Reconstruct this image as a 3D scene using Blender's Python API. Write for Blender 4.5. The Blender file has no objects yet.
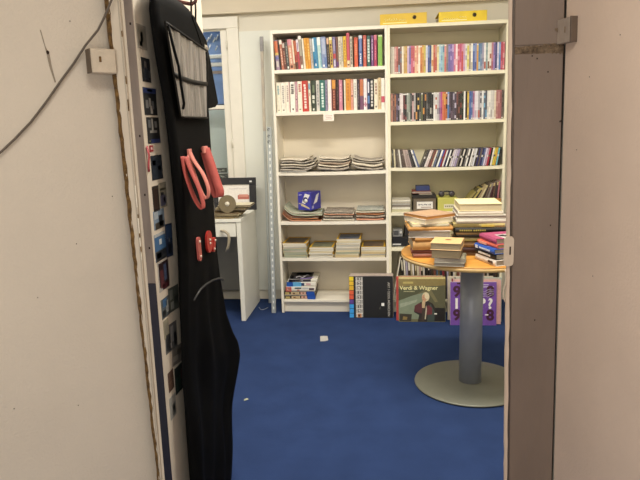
import bpy, math, random
from mathutils import Vector, Matrix
random.seed(7)
SC = bpy.context.scene
COL = SC.collection
R = math.radians

# ---------------------------------------------------------------- materials
def lin(c):
    c = c / 255.0
    return c / 12.92 if c <= 0.04045 else ((c + 0.055) / 1.055) ** 2.4

def rgb(h):
    if isinstance(h, str):
        h = h.lstrip('#')
        h = tuple(int(h[i:i + 2], 16) for i in (0, 2, 4))
    return tuple(lin(v) for v in h)

MATS = {}
def mat(name, h, rough=0.6, var=0.06, scale=30.0, bump=0.0, metal=0.0, stretch=None, h2=None, spec=0.5, bscale=None):
    """procedural principled material: a base colour mottled by noise, with optional bump"""
    if name in MATS:
        return MATS[name]
    m = bpy.data.materials.new(name)
    m.use_nodes = True
    nt = m.node_tree
    b = nt.nodes['Principled BSDF']
    c = rgb(h)
    tc = nt.nodes.new('ShaderNodeTexCoord')
    mp = nt.nodes.new('ShaderNodeMapping')
    if stretch:
        mp.inputs['Scale'].default_value = stretch
    nt.links.new(tc.outputs['Object'], mp.inputs['Vector'])
    nz = nt.nodes.new('ShaderNodeTexNoise')
    nz.inputs['Scale'].default_value = scale
    nz.inputs['Detail'].default_value = 5
    nt.links.new(mp.outputs[0], nz.inputs['Vector'])
    rp = nt.nodes.new('ShaderNodeValToRGB')
    rp.color_ramp.elements[0].position = 0.3
    rp.color_ramp.elements[1].position = 0.7
    if h2:
        c2 = rgb(h2)
        rp.color_ramp.elements[0].color = (*c, 1)
        rp.color_ramp.elements[1].color = (*c2, 1)
    else:
        rp.color_ramp.elements[0].color = (*[max(0, v * (1 - var)) for v in c], 1)
        rp.color_ramp.elements[1].color = (*[min(1, v * (1 + var)) for v in c], 1)
    nt.links.new(nz.outputs['Fac'], rp.inputs['Fac'])
    nt.links.new(rp.outputs['Color'], b.inputs['Base Color'])
    b.inputs['Roughness'].default_value = rough
    b.inputs['Metallic'].default_value = metal
    b.inputs['Specular IOR Level'].default_value = spec
    if bump:
        n2 = nt.nodes.new('ShaderNodeTexNoise')
        n2.inputs['Scale'].default_value = bscale or scale * 4
        n2.inputs['Detail'].default_value = 4
        nt.links.new(mp.outputs[0], n2.inputs['Vector'])
        bp = nt.nodes.new('ShaderNodeBump')
        bp.inputs['Strength'].default_value = bump
        bp.inputs['Distance'].default_value = 0.01
        nt.links.new(n2.outputs['Fac'], bp.inputs['Height'])
        nt.links.new(bp.outputs[0], b.inputs['Normal'])
    MATS[name] = m
    return m

def soft(h, k=.82):
    c = [int(h.lstrip('#')[i:i + 2], 16) for i in (0, 2, 4)]
    g = .3 * c[0] + .59 * c[1] + .11 * c[2]
    return '#%02x%02x%02x' % tuple(int(max(0, min(255, g + (v - g) * k))) for v in c)

def cm(h, rough=0.55):
    return mat('tint_' + h.lstrip('#') + ('' if rough == 0.55 else '_%d' % int(rough * 100)), h, rough, 0.08, 60)

PAGE = mat('paper_pages', '#d9cfb8', 0.9, 0.1, 220, stretch=(1, 1, 6))
PAGE2 = mat('aged_paper_pages', '#a39376', 0.9, 0.14, 220, stretch=(1, 1, 8))
PAGEG = mat('grey_paper_pages', '#9d9387', 0.9, 0.12, 220, stretch=(1, 1, 8))
WHITE = mat('white_laminate', '#ece5d5', 0.5, 0.02, 8)
CREAM = mat('cream_laminate', '#e8e2c8', 0.5, 0.02, 8)
BACKL = mat('white_backboard', '#e6dcc8', 0.65, 0.03, 5)
BACKR = mat('cream_backboard', '#e0d8ba', 0.65, 0.03, 5)
DESKW = mat('white_desk_board', '#e9e7dc', 0.5, 0.02, 8)

# ---------------------------------------------------------------- mesh builder
class MB:
    def __init__(s):
        s.v, s.f, s.m, s.sm, s.mats = [], [], [], [], []
    def mi(s, m):
        if m not in s.mats:
            s.mats.append(m)
        return s.mats.index(m)
    def add(s, vs, fs, m, smooth=False, M=None):
        o = len(s.v)
        for p in vs:
            p = Vector(p)
            s.v.append(M @ p if M is not None else p)
        k = s.mi(m)
        for f in fs:
            s.f.append(tuple(i + o for i in f)); s.m.append(k); s.sm.append(smooth)
        return s
    def box(s, x0, x1, y0, y1, z0, z1, m, M=None):
        vs = [(x, y, z) for z in (z0, z1) for y in (y0, y1) for x in (x0, x1)]
        fs = [(0, 2, 3, 1), (4, 5, 7, 6), (0, 1, 5, 4), (2, 6, 7, 3), (0, 4, 6, 2), (1, 3, 7, 5)]
        return s.add(vs, fs, m, False, M)
    def rbox(s, x0, x1, y0, y1, z0, z1, m, b=0.002, M=None):
        """box with chamfered edges"""
        b = min(b, (x1 - x0) * .45, (y1 - y0) * .45, (z1 - z0) * .45)
        pts = []
        X, Y, Z = (x0, x1), (y0, y1), (z0, z1)
        sg = (b, -b)
        idx = {}
        for i in (0, 1):
            for j in (0, 1):
                for k in (0, 1):
                    for ax in range(3):
                        p = [X[i], Y[j], Z[k]]
                        d = [sg[i], sg[j], sg[k]]
                        for a in range(3):
                            if a != ax:
                                p[a] += d[a]
                        idx[(i, j, k, ax)] = len(pts); pts.append(p)
        fs = []
        def q(a, b_, c, d): fs.append((a, b_, c, d))
        for i in (0, 1):
            L = [idx[(i, 0, 0, 0)], idx[(i, 1, 0, 0)], idx[(i, 1, 1, 0)], idx[(i, 0, 1, 0)]]
            fs.append(tuple(L if i else L[::-1]))
            L = [idx[(0, i, 0, 1)], idx[(1, i, 0, 1)], idx[(1, i, 1, 1)], idx[(0, i, 1, 1)]]
            fs.append(tuple(L[::-1] if i else L))
            L = [idx[(0, 0, i, 2)], idx[(1, 0, i, 2)], idx[(1, 1, i, 2)], idx[(0, 1, i, 2)]]
            fs.append(tuple(L if i else L[::-1]))
        for a in (0, 1):
            for c in (0, 1):
                L = [idx[(0, a, c, 1)], idx[(1, a, c, 1)], idx[(1, a, c, 2)], idx[(0, a, c, 2)]]
                fs.append(tuple(L if a == c == 0 or (a and c) and False else L[::-1]) if True else None)
                L = [idx[(a, 0, c, 0)], idx[(a, 1, c, 0)], idx[(a, 1, c, 2)], idx[(a, 0, c, 2)]]
                fs.append(tuple(L))
                L = [idx[(a, c, 0, 0)], idx[(a, c, 1, 0)], idx[(a, c, 1, 1)], idx[(a, c, 0, 1)]]
                fs.append(tuple(L))
        for i in (0, 1):
            for j in (0, 1):
                for k in (0, 1):
                    fs.append((idx[(i, j, k, 0)], idx[(i, j, k, 1)], idx[(i, j, k, 2)]))
        return s.add(pts, fs, m, False, M)
    def tube(s, pts, r, m, n=8, closed=False, M=None):
        pts = [Vector(p) for p in pts]
        N = len(pts)
        rs = r if isinstance(r, (list, tuple)) else [r] * N
        vs, fs = [], []
        prev = None
        for i, p in enumerate(pts):
            if closed:
                t = pts[(i + 1) % N] - pts[i - 1]
            else:
                t = pts[min(i + 1, N - 1)] - pts[max(i - 1, 0)]
            t.normalize()
            if prev is None:
                a = Vector((0, 0, 1)) if abs(t.z) < .9 else Vector((1, 0, 0))
                u = t.cross(a).normalized()
            else:
                u = (prev - t * prev.dot(t)).normalized()
            prev = u
            w = t.cross(u)
            for k in range(n):
                a = 2 * math.pi * k / n
                vs.append(p + (u * math.cos(a) + w * math.sin(a)) * rs[i])
        for i in range(N if closed else N - 1):
            for k in range(n):
                j = (i + 1) % N
                fs.append((i * n + k, i * n + (k + 1) % n, j * n + (k + 1) % n, j * n + k))
        if not closed:
            fs.append(tuple(range(n))[::-1]); fs.append(tuple((N - 1) * n + k for k in range(n)))
        return s.add(vs, fs, m, True, M)
    def lathe(s, prof, c, m, n=64, M=None):
        vs, fs = [], []
        for r, z in prof:
            for k in range(n):
                a = 2 * math.pi * k / n
                vs.append((c[0] + r * math.cos(a), c[1] + r * math.sin(a), c[2] + z))
        for i in range(len(prof) - 1):
            for k in range(n):
                fs.append((i * n + k, i * n + (k + 1) % n, (i + 1) * n + (k + 1) % n, (i + 1) * n + k))
        fs.append(tuple(range(n))[::-1]); fs.append(tuple((len(prof) - 1) * n + k for k in range(n)))
        return s.add(vs, fs, m, True, M)
    def prism(s, poly, a0, a1, axis, m, M=None):
        """extrude a 2D polygon along an axis: axis 'x': poly=(y,z); 'y': (x,z); 'z': (x,y)"""
        n = len(poly)
        def P(p, a):
            return {'x': (a, p[0], p[1]), 'y': (p[0], a, p[1]), 'z': (p[0], p[1], a)}[axis]
        vs = [P(p, a0) for p in poly] + [P(p, a1) for p in poly]
        fs = [tuple(range(n)), tuple(range(2 * n - 1, n - 1, -1))]
        for i in range(n):
            j = (i + 1) % n
            fs.append((i, i + n, j + n, j))
        return s.add(vs, fs, m, False, M)
    def ribbon(s, pts, wdir, w, t, m, M=None):
        """flat band along pts, width along wdir, thickness t"""
        pts = [Vector(p) for p in pts]
        wd = Vector(wdir).normalized()
        vs, fs = [], []
        N = len(pts)
        for i, p in enumerate(pts):
            tg = (pts[min(i + 1, N - 1)] - pts[max(i - 1, 0)]).normalized()
            nn = tg.cross(wd).normalized()
            for a, b in ((-1, -1), (1, -1), (1, 1), (-1, 1)):
                vs.append(p + wd * (a * w / 2) + nn * (b * t / 2))
        for i in range(N - 1):
            for k in range(4):
                fs.append((i * 4 + k, i * 4 + (k + 1) % 4, i * 4 + 4 + (k + 1) % 4, i * 4 + 4 + k))
        fs.append((3, 2, 1, 0)); fs.append(tuple((N - 1) * 4 + k for k in range(4)))
        return s.add(vs, fs, m, True, M)
    def build(s, name, parent=None):
        me = bpy.data.meshes.new(name)
        xs = [p.x for p in s.v]; ys = [p.y for p in s.v]; zs = [p.z for p in s.v]
        c = Vector(((min(xs) + max(xs)) / 2, (min(ys) + max(ys)) / 2, min(zs)))
        me.from_pydata([p - c for p in s.v], [], s.f)
        for m in s.mats:
            me.materials.append(m)
        me.polygons.foreach_set('material_index', s.m)
        me.polygons.foreach_set('use_smooth', s.sm)
        me.update()
        import bmesh
        bm = bmesh.new(); bm.from_mesh(me)
        bmesh.ops.recalc_face_normals(bm, faces=bm.faces)
        bm.to_mesh(me); bm.free()
        o = bpy.data.objects.new(name, me)
        COL.objects.link(o)
        o['wc'] = tuple(c)
        if parent:
            o.parent = parent
            o.location = c - Vector(parent['wc'])
        else:
            o.location = c
        return o

def tag(o, label, cat, group=None):
    o['label'] = label; o['category'] = cat
    if group:
        o['group'] = group
    return o

def thing(name, label, cat, loc, group=None):
    o = bpy.data.objects.new(name, None)
    o.empty_display_size = 0.05
    COL.objects.link(o)
    o.location = loc; o['wc'] = tuple(loc)
    return tag(o, label, cat, group)

def struct(o, label=None):
    o['kind'] = 'structure'
    if label:
        o['label'] = label
    return o

ORD = ['zeroth', 'first', 'second', 'third', 'fourth', 'fifth', 'sixth', 'seventh', 'eighth', 'ninth', 'tenth',
       'eleventh', 'twelfth', 'thirteenth', 'fourteenth', 'fifteenth', 'sixteenth', 'seventeenth', 'eighteenth',
       'nineteenth', 'twentieth']
TENS = {2: 'twenty', 3: 'thirty', 4: 'forty', 5: 'fifty', 6: 'sixty'}
def ordn(n):
    if n <= 20:
        return ORD[n]
    t, u = divmod(n, 10)
    if u == 0:
        return {3: 'thirtieth', 4: 'fortieth', 5: 'fiftieth', 6: 'sixtieth'}[t]
    return TENS[t] + '-' + ORD[u]

_txt = {}
def text_mesh(mb, s, size, M, m, ext=0.0004, bold=0.0, shear=0.0):
    """letters as real raised geometry, laid in local XY (x right, y up), centred"""
    cu = bpy.data.curves.new('lettering', 'FONT')
    cu.body = s; cu.size = size; cu.extrude = ext; cu.offset = bold; cu.shear = shear
    cu.align_x = 'CENTER'; cu.align_y = 'CENTER'
    o = bpy.data.objects.new('lettering', cu)
    COL.objects.link(o)
    dg = bpy.context.evaluated_depsgraph_get()
    me = bpy.data.meshes.new_from_object(o.evaluated_get(dg))
    mb.add([v.co for v in me.vertices], [tuple(p.vertices) for p in me.polygons], m, False, M)
    bpy.data.objects.remove(o); bpy.data.meshes.remove(me); bpy.data.curves.remove(cu)

FRONT = Matrix(((1, 0, 0), (0, 0, -1), (0, 1, 0))).to_4x4()      # local xy -> world xz, facing -y
def T(x, y, z): return Matrix.Translation((x, y, z))
def RX(a): return Matrix.Rotation(R(a), 4, 'X')
def RY(a): return Matrix.Rotation(R(a), 4, 'Y')
def RZ(a): return Matrix.Rotation(R(a), 4, 'Z')

# ================================================================ setting
PLASTER = mat('aged_cream_plaster', '#d2c8b8', 0.75, 0.04, 3.0, bump=0.2, bscale=160)
PLASTER_R = mat('aged_pinkish_plaster', '#dac5b3', 0.75, 0.07, 2.5, bump=0.15, bscale=140)
ROOMW = mat('room_wall_paint', '#dcd6c6', 0.75, 0.03, 3.0, bump=0.05)
SOFFIT = mat('soffit_paint', '#d8ccb6', 0.8, 0.03, 3.0)
CEIL = mat('ceiling_paint', '#ddd8cc', 0.85, 0.03, 3.0)
FRAMEP = mat('chipped_frame_paint', '#cfc4b2', 0.5, 0.08, 14, bump=0.3, bscale=60, stretch=(1, 1, .25))
TAUPE_SHADE = mat('shaded_taupe_panel', '#76665a', 0.6, 0.16, 6, bump=0.15, bscale=50, stretch=(1, 1, .3))  # the panel's shade is put into this darker colour
RAWB = mat('raw_brown_edge', '#4a3418', 0.9, 0.3, 60, bump=0.8, h2='#8a6a3a', bscale=220)
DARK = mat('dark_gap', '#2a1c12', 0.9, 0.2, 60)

def carpet_mat():
    m = mat('blue_carpet', '#2d3f68', 0.95, 0.10, 7.0, bump=0.5, bscale=900, spec=0.1)
    nt = m.node_tree
    b = nt.nodes['Principled BSDF']
    src = b.inputs['Base Color'].links[0].from_socket
    tc = [n for n in nt.nodes if n.type == 'TEX_COORD'][0]
    nz = nt.nodes.new('ShaderNodeTexNoise'); nz.inputs['Scale'].default_value = 380; nz.inputs['Detail'].default_value = 3
    nt.links.new(tc.outputs['Object'], nz.inputs['Vector'])
    mx = nt.nodes.new('ShaderNodeMix'); mx.data_type = 'RGBA'; mx.blend_type = 'OVERLAY'
    mx.inputs['Factor'].default_value = 0.35
    nt.links.new(src, mx.inputs['A']); nt.links.new(nz.outputs['Fac'], mx.inputs['B'])
    nt.links.new(mx.outputs['Result'], b.inputs['Base Color'])
    return m
CARPET = carpet_mat()

struct(MB().box(-2.6, 3.0, -5.6, 0.9, -0.1, 0.0, CARPET).build('floor'))
struct(MB().box(-1.75, 2.75, -2.56, 0.46, 2.70, 2.80, CEIL).build('ceiling'))
struct(MB().box(-2.4, 3.0, -5.6, -2.56, 2.52, 2.62, CEIL).build('ceiling_passage'))
# back wall with a window opening X -1.25..-.40, Z .95..2.14
mb = MB()
mb.box(-1.75, -1.25, .36, .46, 0, 2.7, ROOMW); mb.box(-.395, 2.75, .36, .46, 0, 2.7, ROOMW)
mb.box(-1.25, -.395, .36, .46, 0, .93, ROOMW); mb.box(-1.25, -.395, .36, .46, 2.14, 2.7, ROOMW)
struct(mb.build('wall_back'))
struct(MB().box(-1.75, -1.65, -2.55, .36, 0, 2.7, ROOMW).build('wall_left'))
struct(MB().box(2.65, 2.75, -2.55, .36, 0, 2.7, ROOMW).build('wall_right'))
struct(MB().box(-1.65, 2.65, .30, .36, 2.20, 2.7, SOFFIT).build('trim_1'), 'shallow beige soffit along the top of the back wall')
struct(MB().box(-.30, -.005, .348, .36, 0.08, 2.075, mat('pale_wall_board', '#dfe0d6', .6, .02, 4)).build('trim_2'), 'pale flat wall board right of the window')
struct(MB().rbox(-1.65, -.25, .345, .36, 0, .07, WHITE, .004).build('baseboard_back'))
# wall between the room and the passage, with the doorway
mb = MB()
mb.box(-1.75, .05, -2.55, -2.45, 0, 2.7, ROOMW); mb.box(1.24, 2.75, -2.60, -2.45, 0, 2.7, ROOMW)
mb.box(.05, 1.24, -2.62, -2.45, 2.12, 2.7, ROOMW)
struct(mb.build('wall_front'))

# passage walls: the left one runs off at an angle, the right one splays outwards
def plank(p, q, th, z0, z1, m, name):
    p, q = Vector((*p, 0)), Vector((*q, 0))
    d = (q - p).normalized(); n = Vector((d.y, -d.x, 0)) * th
    mb = MB()
    poly = [(p.x, p.y), (q.x, q.y), (q.x + n.x, q.y + n.y), (p.x + n.x, p.y + n.y)]
    return mb.prism(poly, z0, z1, 'z', m).build(name)
LP0 = Vector((.035, -2.65, 0)); LD = Vector((-.75, -.66, 0)).normalized(); LN = Vector((.66, -.75, 0)).normalized()
RP0 = Vector((1.2235, -2.655, 0)); RD = Vector((.30, -.954, 0)).normalized(); RN = Vector((-.954, -.30, 0)).normalized()
q = LP0 + LD * 2.4
pL = LP0 - LD * .09
wl = struct(plank((pL.x, pL.y), (q.x, q.y), .1, 0, 2.55, PLASTER, 'wall_passage_left'))
q2 = RP0 + RD * 3.0
wr = MB()
n_ = Vector((-RN.x, -RN.y, 0)) * .1
pr_ = [(q2.x, q2.y), (RP0.x, RP0.y), (RP0.x + n_.x, RP0.y + n_.y), (q2.x + n_.x, q2.y + n_.y)]
wr.prism(pr_, 0, 2.55, 'z', PLASTER_R)
wr.v = [Vector((p.x + (1.52 - p.z) * .0185, p.y, p.z)) for p in wr.v]
wr = struct(wr.build('wall_passage_right'))
struct(plank((q.x, q.y), (q.x, -5.6), .1, 0, 2.55, PLASTER, 'wall_passage_side'))
struct(MB().box(-2.5, 3.0, -5.6, -5.5, 0, 2.55, PLASTER).build('wall_passage_back'))

def on_left(s, off, z): return LP0 + LD * s + LN * off + Vector((0, 0, z))
def on_right(s, off, z): return RP0 + RD * s + RN * off + Vector(((1.52 - z) * .0185, 0, z))

# stain, nail hole and specks on the left passage wall
mb = MB()
STAIN = mat('grey_smudge', '#938776', .8, .12, 90)
def blob(mb, f, s0, z0, pts, off, m):
    vs = [f(s0 + a, off, z0 + b) for a, b in pts]
    mb.add(vs, [tuple(range(len(vs)))], m)
blob(mb, on_left, .147, 1.575, [(.010, .058), (.013, .060), (.006, .02), (.003, .0), (.000, -.03), (-.009, -.070), (-.012, -.068), (-.006, -.03), (-.004, 0), (.004, .02)], .0012, STAIN)
blob(mb, on_left, .147, 1.580, [(.003, .004), (-.001, .005), (-.004, .001), (-.003, -.004), (.002, -.005), (.004, 0)], .0018, DARK)
for s, z in ((.085, 1.66), (.128, 1.08), (.33, .66), (.17, .62), (.02, 1.2), (.30, 1.25), (.24, .95)):
    blob(mb, on_left, s, z, [(.0016, 0), (0, .002), (-.0016, 0), (0, -.002)], .0014, DARK)
o = mb.build('stain', wl) if 'wc' in wl else None
mb = MB()
for s, z in ((.10, 1.47), (.06, 1.30), (.2, 1.55), (.14, 1.0)):
    blob(mb, on_right, s, z, [(.0016, 0), (0, .002), (-.0016, 0), (0, -.002)], .0014, DARK)
mb.build('stain', wr)

# raw brown strip where the left frame meets the wall (the old frame is out of plumb)
def xl(z): return .056 + (1.56 - z) * .0205
def xr(z): return .071 + (1.56 - z) * .0168
mb = MB()
n = 110
vs, fs = [], []
for i in range(n + 1):
    z = 2.1 * i / n
    j0 = .003 * (random.random() - .5); j1 = .004 * (random.random() - .5)
    k = .004 * random.random()
    for (x, y) in ((xl(z) + j0, -2.640), (xl(z) + j0, -2.672), (xl(z) + .005, -2.676 - k), (xr(z) + j1, -2.678 - k), (xr(z) + j1 + .002, -2.668)):
        vs.append((x, y, z))
for i in range(n):
    for a in range(4):
        fs.append((i * 5 + a, i * 5 + a + 1, i * 5 + a + 6, i * 5 + a + 5))
mb.add(vs, fs, RAWB)
struct(mb.build('trim_3'), 'rough brown raw strip between the left wall and the door frame')
mb = MB()
def slab(xa, xb, y0, y1, m):
    vs = [(xa(0), y0, 0), (xb, y0, 0), (xb, y0, 2.12), (xa(2.12), y0, 2.12), (xa(0), y1, 0), (xb, y1, 0), (xb, y1, 2.12), (xa(2.12), y1, 2.12)]
    mb.add(vs, [(0, 1, 2, 3), (4, 7, 6, 5), (0, 4, 5, 1), (1, 5, 6, 2), (2, 6, 7, 3), (3, 7, 4, 0)], m)
slab(lambda z: xr(z) - .003, .0965, -2.678, -2.45, FRAMEP)
mb.rbox(.0962, .1035, -2.670, -2.45, 0, 2.12, FRAMEP, .0015)
mb.box(.1035, .1065, -2.655, -2.47, 0, 2.12, DARK)
for xa_, xb_ in ((.0918, .0923), (.0943, .0947)):
    mb.box(xa_, xb_, -2.6788, -2.677, 0, 2.1, mat('frame_groove', '#8a7f6e', .8, .02, 5))
CHIP = mat('bare_chip', '#efe9d8', .7, .1, 60)
for z, h in ((1.17, .06), (1.11, .04), (1.06, .05), (1.02, .02)):
    mb.box(.0948, .0972, -2.6788, -2.677, z, z + h, CHIP)
for z, h in ((1.045, .014), (1.14, .01), (1.085, .012), (1.43, .03), (1.50, .02), (1.62, .015)):
    mb.box(.0950, .0975, -2.6792, -2.677, z, z + h, RAWB)
struct(mb.build('trim_4'), 'chipped cream door frame on the left of the doorway')
struct(MB().box(.03, 1.24, -2.67, -2.45, 2.06, 2.12, FRAMEP).build('trim_5'), 'door frame head over the doorway')
# right jamb: narrow lit lip, dark gap, wide panel with shade put into its taupe; all of it leans a little
def lean(mb, k=.0185, z0=1.52):
    mb.v = [Vector((p.x + (z0 - p.z) * k, p.y, p.z)) for p in mb.v]
    return mb
mb = MB()
JL = mat('jamb_lip_paint', '#c9b5a2', .6, .08, 20, bump=.3, stretch=(1, 1, .2))
n = 60
vs, fs = [], []
for i in range(n + 1):
    z = 2.06 * i / n
    a = .002 * (random.random() - .5); b = .0025 * (random.random() - .5)
    for x, y in ((1.0915 + a, -2.630), (1.0855 + a, -2.652), (1.088 + a, -2.655), (1.0955 + b, -2.655), (1.0965 + b, -2.64)):
        vs.append((x, y, z))
for i in range(n):
    for k in range(4):
        fs.append((i * 5 + k, i * 5 + k + 1, i * 5 + k + 6, i * 5 + k + 5))
mb.add(vs, fs, JL)
struct(lean(mb).build('trim_6'), 'narrow pale lip of the right door jamb')
mb = MB()
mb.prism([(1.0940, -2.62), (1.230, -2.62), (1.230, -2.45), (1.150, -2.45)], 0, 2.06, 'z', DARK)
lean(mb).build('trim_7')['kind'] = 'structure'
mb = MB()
mb.rbox(1.1015, 1.2195, -2.652, -2.615, 0, 1.538, TAUPE_SHADE, .0015)
mb.rbox(1.1015, 1.2195, -2.652, -2.615, 1.558, 2.06, TAUPE_SHADE, .0015)
mb.box(1.1018, 1.219, -2.650, -2.62, 1.53, 1.56, TAUPE_SHADE)
vs, fs = [], []
n = 30
for i in range(n + 1):
    x = 1.102 + .117 * i / n
    w = .55 + .45 * i / n
    vs += [(x, -2.6515, 1.548 - (.013 + .007 * random.random()) * w), (x, -2.6525 - .003 * random.random(), 1.548 - .006 * w),
           (x, -2.6525 - .004 * random.random(), 1.548 + .004 * w), (x, -2.6515, 1.548 + (.008 + .007 * random.random()) * w)]
for i in range(n):
    for a in range(3):
        fs.append((i * 4 + a, i * 4 + a + 1, i * 4 + a + 5, i * 4 + a + 4))
CRUM = mat('crumbled_brown_seam', '#4a3a2a', .9, .3, 90, bump=.6, h2='#85715a')
mb.add(vs, fs, CRUM)
vs = [(1.2195, -2.6535, 1.545), (1.206, -2.6535, 1.548), (1.204, -2.654, 1.585), (1.198, -2.6535, 1.590), (1.197, -2.6535, 1.595), (1.2195, -2.6535, 1.597)]
mb.add(vs, [(0, 1, 2, 3, 4, 5)], CRUM)
for x, z in ((1.155, 1.523), (1.214, 1.367), (1.143, 1.53), (1.182, 1.49), (1.197, 1.1), (1.162, .84), (1.216, 1.368)):
    mb.box(x, x + .003, -2.6525, -2.652, z, z + .004, DARK)
struct(lean(mb).build('trim_8'), 'wide mottled taupe panel of the right door jamb, darkened for its shade')

# ---------------- strike plate on the right jamb
mb = MB()
PL = mat('painted_strike_plate', '#c9b8a4', .45, .08, 40, bump=.15)
poly = []
for cx, cz, a0 in ((1.1045, 1.064, 0), (1.0965, 1.064, 90), (1.0965, 1.006, 180), (1.1045, 1.006, 270)):
    for k in range(6):
        a = R(a0 + 18 * k)
        poly.append((cx + .0085 * math.cos(a), cz + .011 * math.sin(a)))
mb.prism(poly, -2.662, -2.656, 'y', PL)
mb.box(1.1015, 1.1055, -2.6626, -2.6615, 1.026, 1.048, DARK)
tag(mb.build('strike_plate'), 'rounded painted strike plate with a dark slot on the right door jamb', 'strike plate')
mb = MB()
pts = [(1.094 + .006 * math.sin(k * .55) * (k / 12), -2.659 - .001 * (k % 2), .985 - .0075 * k) for k in range(13)]
mb.tube(pts, .0022, PL, 6)
tag(mb.build('loose_wire'), 'short bent wire hanging below the strike plate on the right jamb', 'wire')

# ---------------- small wooden blocks either side
BLK = mat('painted_wood_block', '#c5b8a4', .6, .08, 30, bump=.3)
mb = MB()
p, d, nn = on_left(-.014, 0, 1.531), LD, LN
def block(f, s0, s1, t, z0, z1, m, mb):
    vs = []
    b = .003
    for z in (z0, z1):
        for (s, o) in ((s0, .0), (s1, .0), (s1, t - b), (s1 - b, t), (s0 + b, t), (s0, t - b)):
            vs.append(f(s, o, z))
    fs = [(0, 1, 2, 3, 4, 5)[::-1], (6, 7, 8, 9, 10, 11)] + [(i, (i + 1) % 6, 6 + (i + 1) % 6, 6 + i) for i in range(6)]
    mb.add(vs, fs, m)
MB_ = T(.0475, -2.704, 1.526) @ RZ(44)
mb.rbox(-.033, .033, -.012, .022, 0, .062, BLK, .003, MB_)
mb.box(-.0345, -.0325, -.011, .022, .001, .061, cm('#5f5244'), MB_)
mb.rbox(-.012, -.006, -.0136, -.0125, .028, .042, RAWB, .0008, MB_)
tag(mb.build('wooden_block'), 'small cream painted wooden block screwed beside the left door frame', 'block')
mb = MB()
BLK2 = mat('grey_wood_block', '#a5978a', .6, .08, 30, bump=.3)
block(on_right, -.012, .044, .018, 1.557, 1.614, BLK2, mb)
block(on_right, .0435, .0465, .0185, 1.556, 1.615, cm('#5f5044'), mb)
block(on_right, .022, .025, .0186, 1.58, 1.594, RAWB, mb)
tag(mb.build('wooden_block'), 'small grey wooden block on the right wall above the taupe jamb panel', 'block')

# ---------------- cable on the left wall
mb = MB()
cp = [Vector(p) for p in ((.135, -2.72, 1.80), (.0964, -2.715, 1.7288), (.0914, -2.712, 1.7051), (.0658, -2.71, 1.6628), (.0467, -2.71, 1.6344), (.0075, -2.71, 1.5966))]
cp += [on_left(s_, .014, z) for s_, z in ((.09, 1.553), (.125, 1.510), (.17, 1.452), (.208, 1.407), (.25, 1.366), (.284, 1.336), (.36, 1.29), (.5, 1.25), (.8, 1.24))]
mb.tube(cp, .0030, mat('grey_cable', '#5d5348', .5, .08, 40), 8)
tag(mb.build('cable'), 'grey cable sagging diagonally across the left passage wall', 'cable')

# ================================================================ door leaf (open into the room)
LEAFP = mat('cream_door_paint', '#cabfae', .45, .05, 8, bump=.1)
METAL = mat('worn_metal_edge', '#8b8078', .4, .15, 30, metal=.5, stretch=(1, 1, .2))
NAVY = mat('navy_tape', '#1d1d2a', .5, .1, 30)
mb = MB()
mb.rbox(.101, .126, -2.664, -2.035, .02, 2.05, LEAFP, .003)
door = struct(mb.build('door_1'), 'open cream door leaf covered with snapshots and a black garment bag')
mb = MB()
mb.rbox(.1015, .1255, -2.668, -2.664, .95, 2.05, METAL, .001); mb.rbox(.1015, .1255, -2.668, -2.664, .02, .95, NAVY, .001)
for z in (1.65, 1.2, 1.05, 1.36): mb.box(.115, .119, -2.6692, -2.668, z, z + .006, DARK)
mb.build('edge_strip', door)
mb = MB()
HK = mat('dark_red_hook', '#5a2f2a', .4, .1, 30)
mb.rbox(.126, .130, -2.312, -2.292, 1.745, 1.80, HK, .002)
mb.tube([(.130, -2.302, 1.775), (.15, -2.302, 1.77), (.172, -2.302, 1.765), (.185, -2.302, 1.772), (.188, -2.302, 1.79)], .006, HK, 8)
mb.build('coat_hook', door)

# ---------------- snapshots stuck on the leaf
def photo(y0, y1, z0, z1, base, marks, label, tilt=0, cat='photo', off=0.0, border=None):
    mb = MB()
    x = .1262 + off
    y0 += .010; y1 += .010
    def dull(h):  # greys and darkens: the door leaf's shade is put into the colours
        c = [int(h[i:i + 2], 16) for i in (1, 3, 5)]; g = sum(c) / 3
        return '#%02x%02x%02x' % tuple(int((g + (v - g) * .68) * .80) for v in c)
    base = dull(base); border = dull(border) if border else None
    marks = [(a, b, c, d, dull(h)) for a, b, c, d, h in marks]
    yc, zc = (y0 + y1) / 2, (z0 + z1) / 2
    M = T(x, yc, zc) @ RX(tilt)
    w, h = (y1 - y0) / 2, (z1 - z0) / 2
    mb.box(0, .0009, -w, w, -h, h, cm(border or base), M)
    if border:
        mb.box(.0009, .0011, -w * .88, w * .88, -h * .72, h * .9, cm(base, .3), M)
    for (a, b, c, d, hx) in marks:      # fractions of the face: y0,y1,z0,z1
        mb.box(.0011, .0014, -w + 2 * w * a, -w + 2 * w * b, -h + 2 * h * c, -h + 2 * h * d, cm(hx, .3), M)
    return tag(mb.build('snapshot'), label, cat, 'snapshots on the door')
PEO = [(.12, .32, .25, .55, '#8d8a86'), (.38, .52, .3, .62, '#b7b2aa'), (.58, .75, .22, .52, '#77787c'), (.45, .62, .05, .35, '#c9c3ba')]
photo(-2.665, -2.600, 1.594, 1.657, '#b9ad98', [(.1, .9, .1, .9, '#a99b84'), (.35, .6, .3, .7, '#d6cbb6'), (.2, .5, .12, .3, '#c9b48c')], 'faded beige snapshot, topmost on the open door')
photo(-2.650, -2.590, 1.508, 1.572, '#23252b', [(.2, .7, .1, .6, '#3b4250'), (.3, .55, .55, .85, '#77706c'), (.6, .9, .2, .5, '#595d66')], 'dark portrait snapshot, second from the top on the door')
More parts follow.
